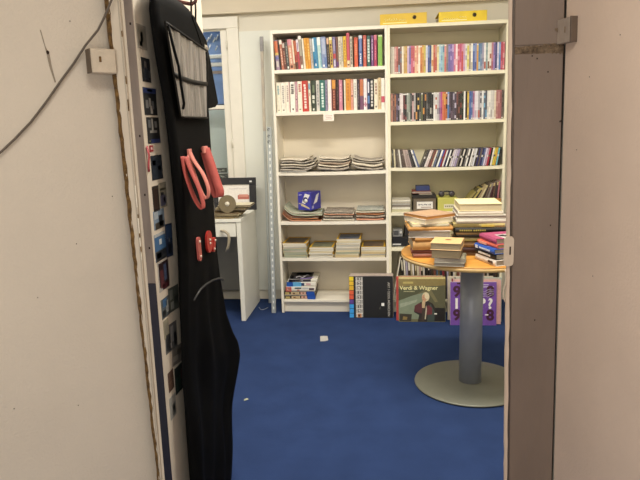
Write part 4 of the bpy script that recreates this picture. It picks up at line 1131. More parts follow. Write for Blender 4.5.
def deco_opera(mb, M, w, h):
    # painted sky, dark scenery, title and a robed figure with one hand at the chin
    rect(mb, M, -w / 2 + .001, w / 2 - .001, h * .80, h - .002, '#8a7a48')
    rect(mb, M, -w / 2 + .001, w / 2 - .001, h * .955, h - .001, '#d8c88a', y=.0003)
    P = lambda pts, hx, y=.0005: mb.add([(p[0], -y, p[1]) for p in pts], [tuple(range(len(pts)))], cm(hx, .4), False, M)
    P([(-w / 2, .02), (w / 2, .02), (w / 2, .18), (.02, .21), (-w / 2, .16)], '#7f8a72')
    P([(-w / 2, .15), (-.03, .20), (.02, .23), (-w / 2, .235)], '#4f5238', .0007)
    P([(.02, .10), (w / 2, .06), (w / 2, .26), (.06, .25)], '#5c5a40', .0007)
    P([(.03, .23), (.09, .14), (.11, .145), (.05, .25)], '#7a7450', .0009)
    P([(-w / 2 + .01, .10), (-.04, .14), (-.03, .16), (-w / 2 + .01, .13)], '#98a08a', .0009)
    P([(-w / 2 + .005, .005), (-.075, .005), (-.07, .055), (-w / 2 + .005, .06)], '#3a3426', .0009)
    P([(-.135, .015), (-.105, .015), (-.10, .035), (-.13, .04)], '#8a7440', .0011)
    P([(.08, .005), (w / 2 - .002, .005), (w / 2 - .002, .10), (.09, .10)], '#1c1814', .0009)
    # robe
    P([(-.03, .003), (.06, .003), (.095, .09), (.075, .13), (.03, .155), (-.01, .14), (-.05, .11), (-.055, .07), (-.02, .05)], '#2c2620', .0013)
    P([(.035, .003), (.085, .003), (.088, .07), (.06, .13), (.04, .09)], '#3f4a44', .0015)
    P([(-.055, .075), (.0, .06), (.02, .085), (.015, .12), (-.02, .135), (-.05, .115)], '#5a2e30', .0016)
    P([(.02, .05), (.07, .055), (.07, .10), (.045, .12), (.02, .10)], '#6e3034', .0016)
    P([(-.005, .005), (.015, .005), (.03, .10), (.015, .12), (.0, .08)], '#40362c', .0018)
    P([(.018, .02), (.026, .02), (.034, .09), (.028, .12)], '#c9bfa4', .0020)
    P([(.0, .10), (.018, .10), (.024, .145), (.012, .16), (.0, .14)], '#c9ae88', .0022)
    # head: face, hair and cap edge
    oval = lambda cx, cz, a, b, hx, y: P([(cx + a * math.cos(2 * math.pi * k / 18), cz + b * math.sin(2 * math.pi * k / 18)) for k in range(18)], hx, y)
    oval(.026, .178, .026, .033, '#d8c8a0', .0022)
    oval(.016, .170, .016, .025, '#c99a78', .0024)
    oval(.034, .185, .016, .022, '#e2d4ae', .0026)
    oval(.010, .176, .003, .0015, '#4a3426', .0028); oval(.008, .160, .004, .0012, '#8a4a3a', .0028)
    rect(mb, M, .085, .103, .054, .063, '#ece8dc', y=.0015)
    text_mesh(mb, 'Verdi & Wagner', .0395, M @ T(-.022, -.0011, .240) @ FRONT, cm('#f2e8a8', .4), bold=.0005)
    mb.box(-.13, -.06, -.0012, -.0008, .271, .285, cm('#b8a862', .4), M)
    for k in range(9):
        mb.box(-.125 + .0085 * k, -.120 + .0085 * k, -.0012, -.0008, .213, .219, cm('#cfc898', .4), M)
for k, (c, nm, dx) in enumerate((('#b8443c', 'red edged', -.014), ('#c8b898', 'cream', -.004), ('#7a6a50', 'brown', .004))):
    sleeve('record_sleeve', .862 + dx, .312, .314, -.168 + .014 * k, 6, .009, c, '%s record sleeve, %s behind the opera record cover' % (nm, ordn(k + 1)), edge=c)
sleeve('record_sleeve', .864, .322, .318, -.196, 6, .012, '#6f6a48', 'painted opera record cover reading Verdi and Wagner, standing on the carpet', deco=deco_opera, edge='#b8a874')

def deco_purple(mb, M, w, h):
    brown = cm('#4a2438', .4)
    for zc in (.232, .068):
        for ch, xc in (('9', -.110), ('8', -.035), ('3', .04), ('8', .112)):
            text_mesh(mb, ch, .100, M @ T(xc, -.0003, zc) @ FRONT, brown, bold=.004)
    rect(mb, M, -.11, -.05, .284, .297, '#4a2438')
    rect(mb, M, .05, .135, .262, .272, '#c4b8d4'); rect(mb, M, .06, .10, .279, .284, '#d8d0e0')
    for ch, xc in (('1', -.112), ('9', -.052), ('8', .008), ('3', .062), ('?', .112)):
        text_mesh(mb, ch, .098, M @ T(xc, -.0010, .148) @ FRONT, cm('#f0ece8', .4), bold=.0035)
    for k in range(4):
        mb.tube([M @ Vector((.055 + .02 * j, -.001, .195 + .013 * k + .006 * math.sin(j * 2.2 + k) + .004 * j)) for j in range(5)], .0016, cm('#cfc6da', .4), 5)
    rect(mb, M, .078, .100, .070, .078, '#f0ece8', y=.0008)
    rect(mb, M, .060, .067, .066, .073, '#1c1420', y=.0008)
for k, (c, nm, dx) in enumerate((('#d8a8a0', 'pale pink', .030), ('#c8b4a8', 'beige', .022), ('#8f2c44', 'dark red', .014), ('#b4bcb0', 'pale grey green', .044), ('#4a5a54', 'dark green', .038), ('#d0c4b0', 'cream', -.008))):
    sleeve('record_sleeve', 1.214 + dx, .310, .306 + .004 * (k % 2), -.236 + .018 * k, 5, .012, c, '%s record sleeve, %s behind the purple record cover' % (nm, ordn(k + 1)), edge=c)
sleeve('record_sleeve', 1.212, .308, .300, -.262, 5, .014, '#7850a4', 'purple record cover with white year digits behind the table column', deco=deco_purple, edge='#c8b0c8')

# row of record spines on the bottom shelf of the right bookcase
SP = ['#2a2420', '#8a7a5c', '#4a3c2c', '#c4b898', '#6a5a3c', '#d8d0b8', '#3c3428', '#e0d8c4', '#1e1a18', '#b8a888', '#7a4a3c', '#d0c4a8', '#2c3844', '#c8c0b4', '#a8a0b0', '#3a3030', '#e4dcd0', '#5c6c7c', '#c0a098', '#7c2c34']
names_ = ['black', 'olive tan', 'dark brown', 'beige', 'khaki', 'ivory', 'dark khaki', 'off-white', 'jet black', 'tan', 'rust', 'sand', 'dark slate', 'pale grey', 'grey lilac', 'dark umber', 'white', 'slate blue', 'dusty pink', 'wine red']
x = .905
k = 0
while x < 1.565:
    i = (k * 7 + k // 3) % 20
    w = .0105 + .006 * ((k * 5) % 4) / 3
    hgt = .312 - .006 * ((k * 3) % 4) / 3
    ln = 3 + 2 * math.exp(-k / 6) * 3
    o = upright('record_sleeve', x, .0995, w * .9, hgt, .24, SP[i], [(.7, .95, .1, .9, SP[(i + 5) % 20])] if k % 3 == 0 else [], ln * .4, y=.02, hard=False)
    tag(o, '%s record spine, %s from left on the right bookcase\'s bottom shelf' % (names_[i], ordn(k + 1)), 'record', 'record spines on the bottom shelf')
    x += w + (.004 if k % 5 == 0 else .0008); k += 1
sleeve('record_sleeve', .838, .03, .0, 0, 0, .0, '#e4dccc', '') if False else None
mb = MB()
M = T(.826, .025, .1005) @ RY(9.5)
mb.rbox(0, .008, 0, .24, 0, .318, cm('#e6e0d0', .5), .001, M)
tag(mb.build('record_sleeve'), 'white record sleeve leaning right at the left end of the bottom shelf', 'record')

# ---------------------------------------------------------------- things on the lower right shelves
Z4 = .7468
def flat(name, x0, x1, y0, y1, z, t, col, label, rot=0, pages=None, cat='magazine', group=None):
    mb = MB()
    w, d = x1 - x0, y1 - y0
    M = T((x0 + x1) / 2, (y0 + y1) / 2, z) @ RZ(rot)
    c = cm(col, .5)
    if pages:
        mb.box(-w / 2, w / 2, -d / 2, d / 2, 0, t * .12, c, M); mb.box(-w / 2, w / 2, -d / 2, d / 2, t * .88, t, c, M)
        mb.box(-w / 2 + .001, w / 2 - .001, -d / 2 + .002, d / 2 - .002, t * .12, t * .88, pages, M)
    else:
        mb.rbox(-w / 2, w / 2, -d / 2, d / 2, 0, t, c, .001, M)
    return tag(mb.build(name), label, cat, group)
gp = 'papers on the fourth right shelf'
z = Z4
for k, (c, t, nm, pg) in enumerate((('#b9b494', .018, 'grey green booklet', None), ('#e6e2d6', .016, 'white booklet', None), ('#2c2c30', .014, 'dark booklet', PAGEG), ('#d0ccc0', .010, 'pale grey booklet', None), ('#4a4a50', .010, 'slate booklet', PAGE), ('#dcd6c6', .012, 'cream booklet', None))):
    flat('booklet', .823 + .002 * (k % 2), .955 + .006 * ((k * 3) % 3) / 2, .03 + .004 * (k % 2), .21, z, t, c, '%s, %s from the bottom beside the brown box' % (nm, ordn(k + 1)), rot=(k % 3 - 1) * .8, pages=pg, cat='booklet', group=gp)
    z += t + .0005
# brown open box with a label
BRC = mat('brown_cardboard', '#6f6250', .7, .1, 30)
o = thing('cardboard_box', 'brown open cardboard box with a white label on the right bookcase', 'box', (1.055, .12, Z4))
mb = MB()
x0, x1, y0, y1, h = .972, 1.138, .03, .21, .092
mb.box(x0, x1, y0, y0 + .004, Z4, Z4 + h, BRC); mb.box(x0, x1, y1 - .004, y1, Z4, Z4 + h, BRC)
mb.box(x0, x0 + .004, y0, y1, Z4, Z4 + h, BRC); mb.box(x1 - .004, x1, y0, y1, Z4, Z4 + h, BRC); mb.box(x0, x1, y0, y1, Z4, Z4 + .004, BRC)
mb.build('box_body', o)
mb = MB()
mb.box(1.000, 1.112, y0 - .001, y0, Z4 + .020, Z4 + .070, cm('#e6e2da'))
for k in range(7): mb.box(1.012 + .013 * k, 1.020 + .013 * k + .003 * (k % 2), y0 - .0016, y0 - .001, Z4 + .044 + .003 * (k % 2), Z4 + .054 - .002 * (k % 3), cm('#6a6672'))
mb.box(1.03, 1.10, y0 - .0016, y0 - .001, Z4 + .028, Z4 + .033, cm('#9a7a72'))
mb.build('paper_label', o)['label'] = 'white paper label'
# dark tray, red book, navy box stacked above
flat('black_tray', .968, 1.136, .045, .20, Z4 + .093, .022, '#2a2622', 'flat black tray lying across the brown cardboard box', cat='tray')
flat('booklet', 1.016, 1.110, .05, .19, Z4 + .116, .010, '#8f8676', 'grey booklet on the black tray under the red book', cat='booklet')
flat('book', .968, 1.100, .05, .19, Z4 + .127, .016, '#8a3a34', 'small dark red book lying under the navy box', pages=PAGEG, cat='book')
flat('small_box', .996, 1.092, .06, .16, Z4 + .144, .034, '#2e3a66', 'small navy blue box on top of the dark red book', cat='box')
# yellow-green box with dark headphones on top
YG = mat('yellow_green_card', '#c3bf62', .6, .05, 20)
o = thing('storage_box', 'yellow green storage box on the right bookcase behind the book stacks', 'box', (1.215, .12, Z4))
MB().rbox(1.146, 1.285, .03, .21, Z4, Z4 + .093, YG, .002).build('box_body', o)
mb = MB()
mb.box(1.19, 1.265, .029, .03, Z4 + .02, Z4 + .05, cm('#dcd6bc'))
for k in range(5): mb.box(1.197 + .013 * k, 1.206 + .013 * k, .0284, .029, Z4 + .03, Z4 + .04, cm('#8a8468'))
mb.build('paper_label', o)['label'] = 'cream paper label'
o = thing('headphones', 'dark headphones lying on the yellow green storage box', 'headphones', (1.215, .10, Z4 + .093))
mb = MB()
mb.tube([(1.175 + .040 * (1 - math.cos(a)), .10 - .01 * math.sin(a), Z4 + .107 + .028 * math.sin(a)) for a in [math.pi * k / 14 for k in range(15)]], .006, cm('#2a2628', .35), 8)
mb.build('headband', o)
for xx in (1.178, 1.250):
    MB().lathe([(.006, -.012), (.020, -.010), (.022, 0), (.018, .010), (.008, .012)], (0, 0, 0), cm('#3a343a', .35), 20, T(xx, .095, Z4 + .116) @ RX(80)).build('ear_cup', o)
# leaning booklets
LB = [('olive yellow', '#96894a'), ('dark olive', '#4a4424'), ('yellow', '#b5a55c'), ('black', '#28221e'), ('tan', '#a8946c'), ('cream', '#d0c49c'), ('dark brown', '#3c2e26'), ('brown grey', '#6c5c50'), ('grey', '#8a8078'), ('maroon', '#4c2a2c'), ('umber', '#5c4a3c'), ('dark grey', '#3a3434'), ('rose', '#a86a70')]
n = len(LB)
for k, (nm, c) in enumerate(LB):
    t = k / (n - 1)
    base = 1.292 + (1.545 - 1.292) * t - .05 * (1 - t)
    if base < 1.293: base = 1.293 + .006 * k
    ln = -(40 - 35 * t)
    base = 1.293 + (1.548 - 1.293) * t
    h = .185 + .02 * t if k else .17
    o = upright('booklet', base, Z4 + .001, .011, h, .16, c, [(.88, .99, .1, .9, '#b8a878')] if k % 2 else [], ln, y=.03, hard=False)
    tag(o, '%s leaning booklet, %s from left on the fourth right shelf' % (nm, ordn(k + 1)), 'booklet', 'leaning booklets on the right bookcase')
# fifth shelf: dark devices
Z5 = .4898
o = thing('disc_player', 'black disc player on the fifth shelf, left of the table books', 'player', (.91, .12, Z5))
MB().rbox(.825, 1.02, .035, .22, Z5 + .006, Z5 + .072, cm('#17171a', .35), .003).build('case', o)
MB().box(.826, .888, .0335, .035, Z5 + .014, Z5 + .024, cm('#c8c8c8', .3)).build('display_strip', o)['label'] = 'pale strip'
mb = MB()
for xx in (.84, 1.0):
    for yy in (.05, .2): mb.lathe([(.008, 0), (.008, .007)], (xx, yy, Z5), cm('#0f0f10'), 12)
mb.build('feet', o)
o = thing('radio', 'small grey and black radio standing on the black disc player', 'radio', (.87, .1, Z5 + .072))
MB().rbox(.828, .900, .04, .17, Z5 + .0725, Z5 + .125, cm('#8a8a88', .35), .004).build('case', o)
mb = MB()
mb.box(.833, .87, .039, .04, Z5 + .085, Z5 + .118, cm('#3a3a3c'))
for k in range(4): mb.box(.835, .868, .0385, .039, Z5 + .088 + .007 * k, Z5 + .090 + .007 * k, cm('#6a6a6a'))
mb.build('grille', o)
mb = MB()
mb.lathe([(.010, 0), (.010, .004), (.007, .006)], (0, 0, 0), cm('#c8c8c4', .3), 18, T(.886, .04, Z5 + .105) @ RX(90))
mb.build('dial', o)
flat('black_box', .915, 1.03, .05, .2, Z5 + .0725, .062, '#1c1a1a', 'plain black box on the disc player, right of the radio', cat='box')
flat('wooden_box', 1.525, 1.578, .004, .024, Z4, .088, '#b8824c', 'narrow orange tan card standing at the shelf\'s right end', cat='card')

# ================================================================ round table
TW = mat('honey_beech_veneer', '#cf9544', .45, .12, 10, h2='#b87e34', stretch=(1, 6, 1))
TE = mat('pale_table_edge', '#c9a870', .5, .08, 20)
TM = mat('grey_painted_steel', '#979ba4', .45, .04, 20, metal=.3)
TB = mat('grey_green_base', '#77786c', .5, .04, 20, metal=.2)
TX, TY = 1.217, -1.195
tb = thing('round_table', 'round wooden pedestal table with a grey column, loaded with old books', 'table', (TX, TY, 0))
mb = MB(); mb.lathe([(.346, .692), (.356, .694), (.361, .699), (.361, .713)], (TX, TY, 0), TE, 96)
mb.build('table_edge', tb)
mb = MB(); mb.lathe([(.361, .713), (.360, .718), (.356, .720)], (TX, TY, 0), TW, 96); mb.build('tabletop', tb)
mb = MB(); mb.lathe([(.058, .018), (.058, .690)], (TX, TY, 0), TM, 40); mb.build('column', tb)
mb = MB(); mb.lathe([(.10, .680), (.10, .692)], (TX, TY, 0), TM, 32); mb.build('mounting_plate', tb)
mb = MB(); mb.lathe([(.288, .003), (.292, .006), (.291, .010), (.284, .0135), (.20, .016), (.09, .019), (.06, .019)], (TX, TY, 0), TB, 96); mb.build('base_plate', tb)
mb = MB(); mb.lathe([(.277, 0), (.283, .003)], (TX, TY, 0), cm('#1a1a1c'), 96); mb.build('rubber_ring', tb)['label'] = 'black rubber ring'

# ---------------------------------------------------------------- books lying on the table
TOP = .7205
def lying(xc, yc, z, w, d, t, rot, cover, pages, label, spine='back', marks=None, group='old books on the round table', rough=.55, flap=0.0, soft=False):
    """closed book lying flat; w across, d front-to-back before rotation, spine on one of front/back/left/right"""
    o = thing('book', label, 'book', (xc, yc, z), group)
    M = T(xc, yc, z) @ RZ(rot)
    c = cm(cover, rough)
    ct = min(.0028, t * .12)
    if soft: ct = .0012
    ov = .0005 if soft else .003
    W, D = w / 2, d / 2
    mb = MB()
    mb.rbox(-W, W, -D, D, 0, ct, c, .0008, M)
    mb.rbox(-W, W, -D, D, t - ct, t, c, .0008, M)
    # rounded spine
    ns = 8
    prof = [(math.sin(math.pi * k / ns) * min(.006, t * .2), t * k / ns) for k in range(ns + 1)]
    if spine in ('front', 'back'):
        s = -1 if spine == 'front' else 1
        poly = [(s * (D + p[0] - .001), p[1]) for p in prof] + [(s * (D - .003), t), (s * (D - .003), 0)]
        mb.prism(poly, -W, W, 'x', c, M)
    else:
        s = -1 if spine == 'left' else 1
        poly = [(s * (W + p[0] - .001), p[1]) for p in prof] + [(s * (W - .003), t), (s * (W - .003), 0)]
        mb.prism(poly, -D, D, 'y', c, M)
    if marks: marks(mb, M, W, D, t)
    mb.build('cover', o)
    mb = MB()
    a = [-W + ov, W - ov, -D + ov, D - ov]
    i = {'left': 0, 'right': 1, 'front': 2, 'back': 3}[spine]
    a[i] = (-1 if i in (0, 2) else 1) * ((W if i < 2 else D) - .002)
    mb.box(a[0], a[1], a[2], a[3], ct, t - ct, pages, M)
    mb.build('page_block', o)
    return o
def mk(*rects):
    """flat marks on the top ('t') or the spine at front ('f') / left ('l')"""
    def fn(mb, M, W, D, t):
        for r in rects:
            k, a, b, c_, e_, hx = r
            m = cm(hx, .5)
            if k == 't': mb.box(-W + 2 * W * a, -W + 2 * W * b, -D + 2 * D * c_, -D + 2 * D * e_, t, t + .0005, m, M)
            if k == 'f': mb.box(-W + 2 * W * a, -W + 2 * W * b, -D - .0062, -D - .0048, t * c_, t * e_, m, M)
            if k == 'l': mb.box(-W - .0062, -W - .0048, -D + 2 * D * a, -D + 2 * D * b, t * c_, t * e_, m, M)
    return fn
def pile(xc, yc, specs, where):
    z = TOP
    n = len(specs)
    for k, sp in enumerate(specs):
        dx, dy, w, d, t, rot, cov, pg, ds, kw = sp
        pos = 'topmost' if k == n - 1 else ('lowest' if k == 0 else '%s from the bottom' % ordn(k + 1))
        lying(xc + dx, yc + dy, z, w, d, t, rot, cov, pg, '%s, %s in the %s' % (ds, pos, where), **kw)
        z += t + .0006
# rear left stack
pile(.985, -1.235, [
 (.000, .0, .155, .215, .020, 2, '#8f5a48', PAGE2, 'brownish pink book', dict(spine='front')),
 (-.006, .0, .150, .210, .018, -2, '#6a3428', PAGE2, 'dark red brown book', dict(spine='front')),
 (-.004, .0, .160, .220, .042, 4, '#b98f58', PAGE2, 'thick tan book', dict(spine='front')),
 (.008, .0, .170, .220, .018, 6, '#a9783c', PAGE2, 'orange brown book', dict(spine='front')),
 (.010, .0, .200, .225, .034, -3, '#c9c2bc', PAGEG, 'thick book with pale lilac grey pages', dict(spine='back')),
 (.004, -.004, .215, .215, .018, 3, '#b08040', PAGE2, 'orange edged book with a printed cover', dict(spine='front', marks=mk(('t', .05, .95, .05, .95, '#5c5238'), ('t', .3, .9, .1, .35, '#d8d0b0'), ('t', .1, .3, .3, .8, '#8a8a4c'), ('t', .5, .8, .5, .8, '#3c3a2c')))),
 (.000, .010, .180, .200, .012, 8, '#c3b98c', PAGE, 'thin cream green book', dict(spine='back', soft=True)),
 (.006, -.006, .170, .175, .024, 32, '#cfc2ae', PAGE, 'cream white book turned diagonally', dict(spine='back')),
 (.012, .0, .185, .180, .016, 36, '#a98a70', mat('orange_stained_pages', '#c08a4c', .9, .12, 120, stretch=(1, 1, 6)), 'brown pink book turned diagonally', dict(spine='back', marks=mk(('t', .1, .9, .1, .9, '#b09070')))),
], 'rear left stack')
# small front stack
pile(1.070, -1.460, [
 (.006, -.006, .138, .135, .018, -10, '#8f8a7c', PAGEG, 'grey book', dict(spine='back')),
 (.008, .0, .140, .140, .018, -8, '#9a9680', PAGEG, 'greenish grey book', dict(spine='right', soft=True)),
 (-.006, .002, .132, .145, .038, -12, '#5c4630', PAGE2, 'brown book', dict(spine='back', marks=mk())),
 (-.006, .0, .138, .150, .034, -13, '#d2ac78', PAGE2, 'tan hardback with a small red emblem', dict(spine='back', marks=mk(('t', .42, .62, .52, .62, '#8a3c2c'), ('t', .46, .58, .50, .64, '#9a4a34')))),
], 'small front stack')
# tall rear right stack
pile(1.235, -1.195, [
 (-.020, .0, .190, .210, .016, 0, '#6a5034', PAGE2, 'brown book', dict(spine='front')),
 (-.010, .0, .200, .215, .026, 1, '#3a1e1e', PAGE2, 'dark maroon book', dict(spine='front')),
 (-.014, .0, .205, .220, .026, -1, '#8a6a44', PAGE2, 'tan brown book', dict(spine='front')),
 (-.006, .0, .200, .220, .022, 1, '#6a5a30', PAGE2, 'olive brown book', dict(spine='front', marks=mk(('f', .1, .5, .3, .7, '#8f8048')))),
 (-.004, .0, .215, .225, .014, 0, '#2a2018', PAGE2, 'blackish book', dict(spine='front')),
 (.000, .0, .235, .225, .010, 1, '#a98a5c', PAGE2, 'thin tan book', dict(spine='front')),
 (.004, -.002, .245, .230, .024, 0, '#1c1a16', PAGE, 'black book with gold spine lettering', dict(spine='front', marks=mk(*[('f', .08 + .042 * k + (.02 if k > 5 else 0), .11 + .042 * k + (.02 if k > 5 else 0), .32, .62, '#a89a4c') for k in range(12)]))),
 (-.004, .0, .245, .225, .020, -1, '#b3a468', PAGE, 'olive yellow book with gold stripe', dict(spine='front', marks=mk(('f', .55, .8, .2, .7, '#c8b04c'), ('f', .0, .5, .5, .9, '#8a7c48')))),
 (.004, .0, .240, .230, .020, 1, '#c2bdb0', PAGEG, 'white book with grey edge', dict(spine='front', soft=True)),
 (.008, .0, .235, .225, .018, -1, '#cbc6b9', PAGEG, 'thin white book', dict(spine='back')),
 (.002, .002, .215, .215, .019, 0, '#cfc6b6', PAGEG, 'pale grey book', dict(spine='front', soft=True)),
 (.002, .0, .205, .215, .036, 0, '#ddd3a4', mat('yellowed_pages', '#c4b795', .9, .1, 200, stretch=(1, 1, 8)), 'pale yellow book with cream pages', dict(spine='back')),
], 'tall rear right stack')
# right front stack, turned so the spines face front left
pile(1.318, -1.424, [
 (.0, .0, .165, .175, .028, 22, '#e4dace', PAGEG, 'white book with a dark spine label', dict(spine='left', marks=mk(('l', .12, .34, .3, .75, '#4a3a34')))),
 (-.002, .004, .165, .172, .026, 23, '#1c1818', PAGEG, 'black book with white spine lettering', dict(spine='left', marks=mk(*[('l', .22 + .075 * k, .28 + .075 * k, .35, .7, '#d8d4cc') for k in range(8)]))),
 (-.004, .002, .170, .175, .024, 21, '#2450a4', PAGEG, 'blue book with white spine lettering', dict(spine='left', marks=mk(('l', .80, .92, .2, .8, '#e4e4e8'), *[('l', .18 + .07 * k, .235 + .07 * k, .35, .65, '#c4d0e4') for k in range(8)]))),
 (.004, .008, .160, .165, .018, 24, '#c8604c', PAGE2, 'salmon red book', dict(spine='left', marks=mk(('l', .5, .9, .2, .8, '#e0a088')))),
 (.008, .010, .155, .160, .026, 18, '#a04468', PAGEG, 'magenta book with a pale picture', dict(spine='left', marks=mk(('t', .25, .95, .05, .6, '#b0a8a4'), ('t', .4, .8, .12, .4, '#d8d4cc'), ('t', .3, .5, .3, .5, '#7a4a5c')))),
], 'right front stack')

# ================================================================ left background: window, desk, rails
WF = mat('white_window_paint', '#e4dfd2', .45, .03, 10)
mb = MB()
mb.rbox(-1.33, -.300, .335, .362, 2.10, 2.185, WF, .004); mb.rbox(-.392, -.300, .335, .362, .075, 2.10, WF, .004)
mb.rbox(-1.33, -1.245, .335, .362, .075, 2.10, WF, .004); mb.rbox(-1.245, -.392, .325, .362, .90, .935, WF, .003)
w1 = struct(mb.build('window_1'), 'white framed window behind the garment bag')
mb = MB()
for a, b, c, d_ in ((-1.25, -1.20, .935, 2.14), (-.447, -.395, .935, 2.14), (-1.20, -.447, 2.088, 2.14), (-1.20, -.447, .935, 1.02), (-1.20, -.447, 1.515, 1.545)):
    mb.rbox(a, b, .362, .392, c, d_, WF, .003)
mb.box(-1.2, -.447, .360, .363, 1.547, 1.553, cm('#3a3836')); mb.box(-1.2, -.447, .360, .363, 1.510, 1.514, cm('#55524e'))
mb.build('sash', w1)
g = bpy.data.materials.new('window_glass'); g.use_nodes = True
b = g.node_tree.nodes['Principled BSDF']; b.inputs['Transmission Weight'].default_value = 1; b.inputs['Roughness'].default_value = 0.0; b.inputs['IOR'].default_value = 1.05
b.inputs['Base Color'].default_value = (.95, .97, .97, 1)
MATS['window_glass'] = g
MB().box(-1.2, -.447, .374, .377, 1.02, 2.088, g).build('pane', w1)
mb = MB()
HING = mat('window_hinge', '#d9d3c4', .4, .04, 20)
for z in (1.98, 1.25): mb.tube([(-.392, .331, z - .03), (-.392, .331, z + .03)], .006, HING, 8)
mb.build('hinge', w1)
# added board for the evening view and reflections in the glass, blue over grey
SKY = mat('blue_view_board', '#7c9bd0', .5, .15, 4)
GRYB = mat('grey_teal_board', '#cfdad8', .6, .06, 3)
o = thing('view_board', 'added blue and grey board with white strips, standing in for the window view', 'board', (-.8, .52, 0))
mb = MB(); mb.box(-1.3, -.36, .50, .52, 1.53, 2.25, SKY); mb.build('blue_panel', o)
mb = MB(); mb.box(-1.3, -.36, .50, .52, 0, 1.53, GRYB); mb.build('grey_panel', o)
mb = MB()
WS = cm('#f4f4f0')
mb.rbox(-1.2, -.46, .485, .50, 1.905, 1.935, WS, .006); mb.rbox(-1.2, -.46, .485, .50, 1.845, 1.875, WS, .006); mb.rbox(-1.2, -.46, .488, .50, 1.79, 1.812, cm('#b8a8a0'), .004)
mb.build('white_strip', o)
mb = MB()
for k, (x, z) in enumerate(((-.585, 2.05), (-.56, 2.075), (-.535, 2.045), (-.51, 2.065), (-.62, 1.99), (-.575, 1.995), (-.52, 1.985))):
    mb.tube([(x - .008, .497, z - .018 - .005 * (k % 2)), (x + .004, .497, z), (x + .012, .497, z + .016)], .005, WS, 6)
mb.build('white_flourish', o)
# two small patterned cards at the sill
for k, (z0, z1) in enumerate(((1.035, 1.065), (.975, 1.02))):
    mb = MB()
    mb.box(-.60, -.452 + .006 * k, .3515 - .003 * k, .3535 - .003 * k, z0 - .006, z1, cm('#3c403c'))
    rr = random.Random(k)
    for q_ in range(26):
        x, z = -.595 + .13 * rr.random(), z0 + (z1 - z0 - .012) * rr.random()
        mb.box(x, x + .012, .3505 - .003 * k, .3515 - .003 * k, z, z + .005, cm(('#8f958c', '#c8ccc4', '#6a7068')[q_ % 3]))
    tag(mb.build('patterned_card'), ('dark speckled card at the window sash, upper of two', 'dark speckled card at the window sash, lower of two')[k], 'card')

# desk
dk = thing('desk', 'white desk with one drawer below the window, left of the bookcases', 'desk', (-.75, .03, 0))
DX0, DX1, DY0, DY1 = -1.3, -.226, -.20, .325
MB().rbox(DX0, DX1, DY0 - .004, DY1, .722, .747, DESKW, .002).build('desktop', dk)
MB().rbox(-.262, -.230, DY0, .30, 0, .7215, DESKW, .002).build('side_panel', dk)
MB().rbox(DX0 + .004, DX0 + .036, DY0, .30, 0, .7215, DESKW, .002).build('side_panel', dk)
MB().rbox(DX0 + .036, -.262, .26, .28, .10, .7215, mat('shaded_desk_back', '#8d8c86', .6, .04, 8), .002).build('back_board', dk)  # the grey carries the shade inside the desk
dr = MB().rbox(-.75, -.268, DY0 + .002, DY0 + .30, .618, .716, DESKW, .003).build('drawer', dk)
mb = MB()
HB = mat('beige_bow_handle', '#a59a84', .4, .06, 30)
mb.tube([(-.372, DY0 + .002, .664), (-.360, DY0 - .022, .667), (-.332, DY0 - .040, .664), (-.312, DY0 - .044, .648), (-.306, DY0 - .044, .618), (-.310, DY0 - .044, .585), (-.322, DY0 - .042, .548), (-.338, DY0 - .036, .520)], [.008, .009, .010, .010, .010, .010, .009, .007], HB, 10)
mb.build('handle', dr)['label'] = 'beige curved handle'

# black picture frame on the desk, leaning on the window frame
M = T(-.345, .24, .7475) @ RX(-6)
o = thing('picture_frame', 'black picture frame leaning at the back of the white desk', 'picture frame', (-.345, .24, .7475))
FB = mat('black_frame_wood', '#26262a', .45, .1, 30)
mb = MB()
W2, H2, fw = .135, .248, .052
mb.rbox(-W2 - .08, W2, 0, .02, H2 - fw, H2, FB, .003, M); mb.rbox(-W2 - .08, W2, 0, .02, 0, fw, FB, .003, M)
mb.rbox(W2 - fw, W2, 0, .02, fw, H2 - fw, FB, .003, M); mb.rbox(-W2 - .08, -W2 - .08 + fw, 0, .02, fw, H2 - fw, FB, .003, M)
mb.build('frame', o)
mb = MB()
mb.box(-W2 - .03, W2 - fw, .010, .016, fw - .004, H2 - fw + .004, cm('#e4ded6'), M)
mb.box(-.01, W2 - fw - .004, .0092, .010, fw + .03, fw + .062, cm('#b0685a'), M); mb.box(.0, W2 - fw - .012, .0088, .0092, fw + .048, fw + .068, cm('#c88a7a'), M)
mb.box(-.08, .06, .0092, .010, H2 - fw - .035, H2 - fw - .030, cm('#c8c0c0'), M)
mb.build('picture', o)['label'] = 'white mount with a red brown picture'
mb = MB(); mb.box(W2 - fw + .004, W2 - fw + .022, -.0006, 0, H2 - .036, H2 - .024, cm('#e8e8e6'), M)
mb.build('sticker', o)['label'] = 'small white sticker'

# loose papers under it and a brown disc leaning on them
PB = ['#8a7a58', '#c4b48c', '#5a4c38', '#d0c4a0', '#6c5a40', '#b09a70', '#4c4030', '#c8bc98', '#8c7c5c', '#d8ceb0']
z = .7476
nm = ['brown', 'tan', 'dark brown', 'cream', 'umber', 'sand', 'dark umber', 'pale cream', 'olive brown', 'ivory']
for k in range(10):
    t = (.006, .008, .007, .009, .008, .008, .010, .010, .009, .012)[k]
    dx = (-.02, .0, -.01, .012, .004, .03, .045, .05, .062, .072)[k]
    flat('paper_bundle', -.47 + dx, -.25 + dx * 1.15, (-.200 + .003 * (k % 3)) if k < 5 else (-.160 + .01 * (k % 3)), -.01, z, t, PB[k], '%s paper bundle on the desk, %s from the bottom' % (nm[k], ordn(k + 1)), rot=(k * 5 % 7 - 3) * .5, pages=mat('brown_paper_edges', '#8c7a58', .9, .25, 150, stretch=(1, 1, 10), h2='#5c4c34') if k % 2 else None, cat='papers', group='papers on the white desk')
    z += t + .0004
o = thing('disc', 'brown cardboard disc with a hole leaning on the desk papers', 'disc', (-.322, -.185, .788))
mb = MB()
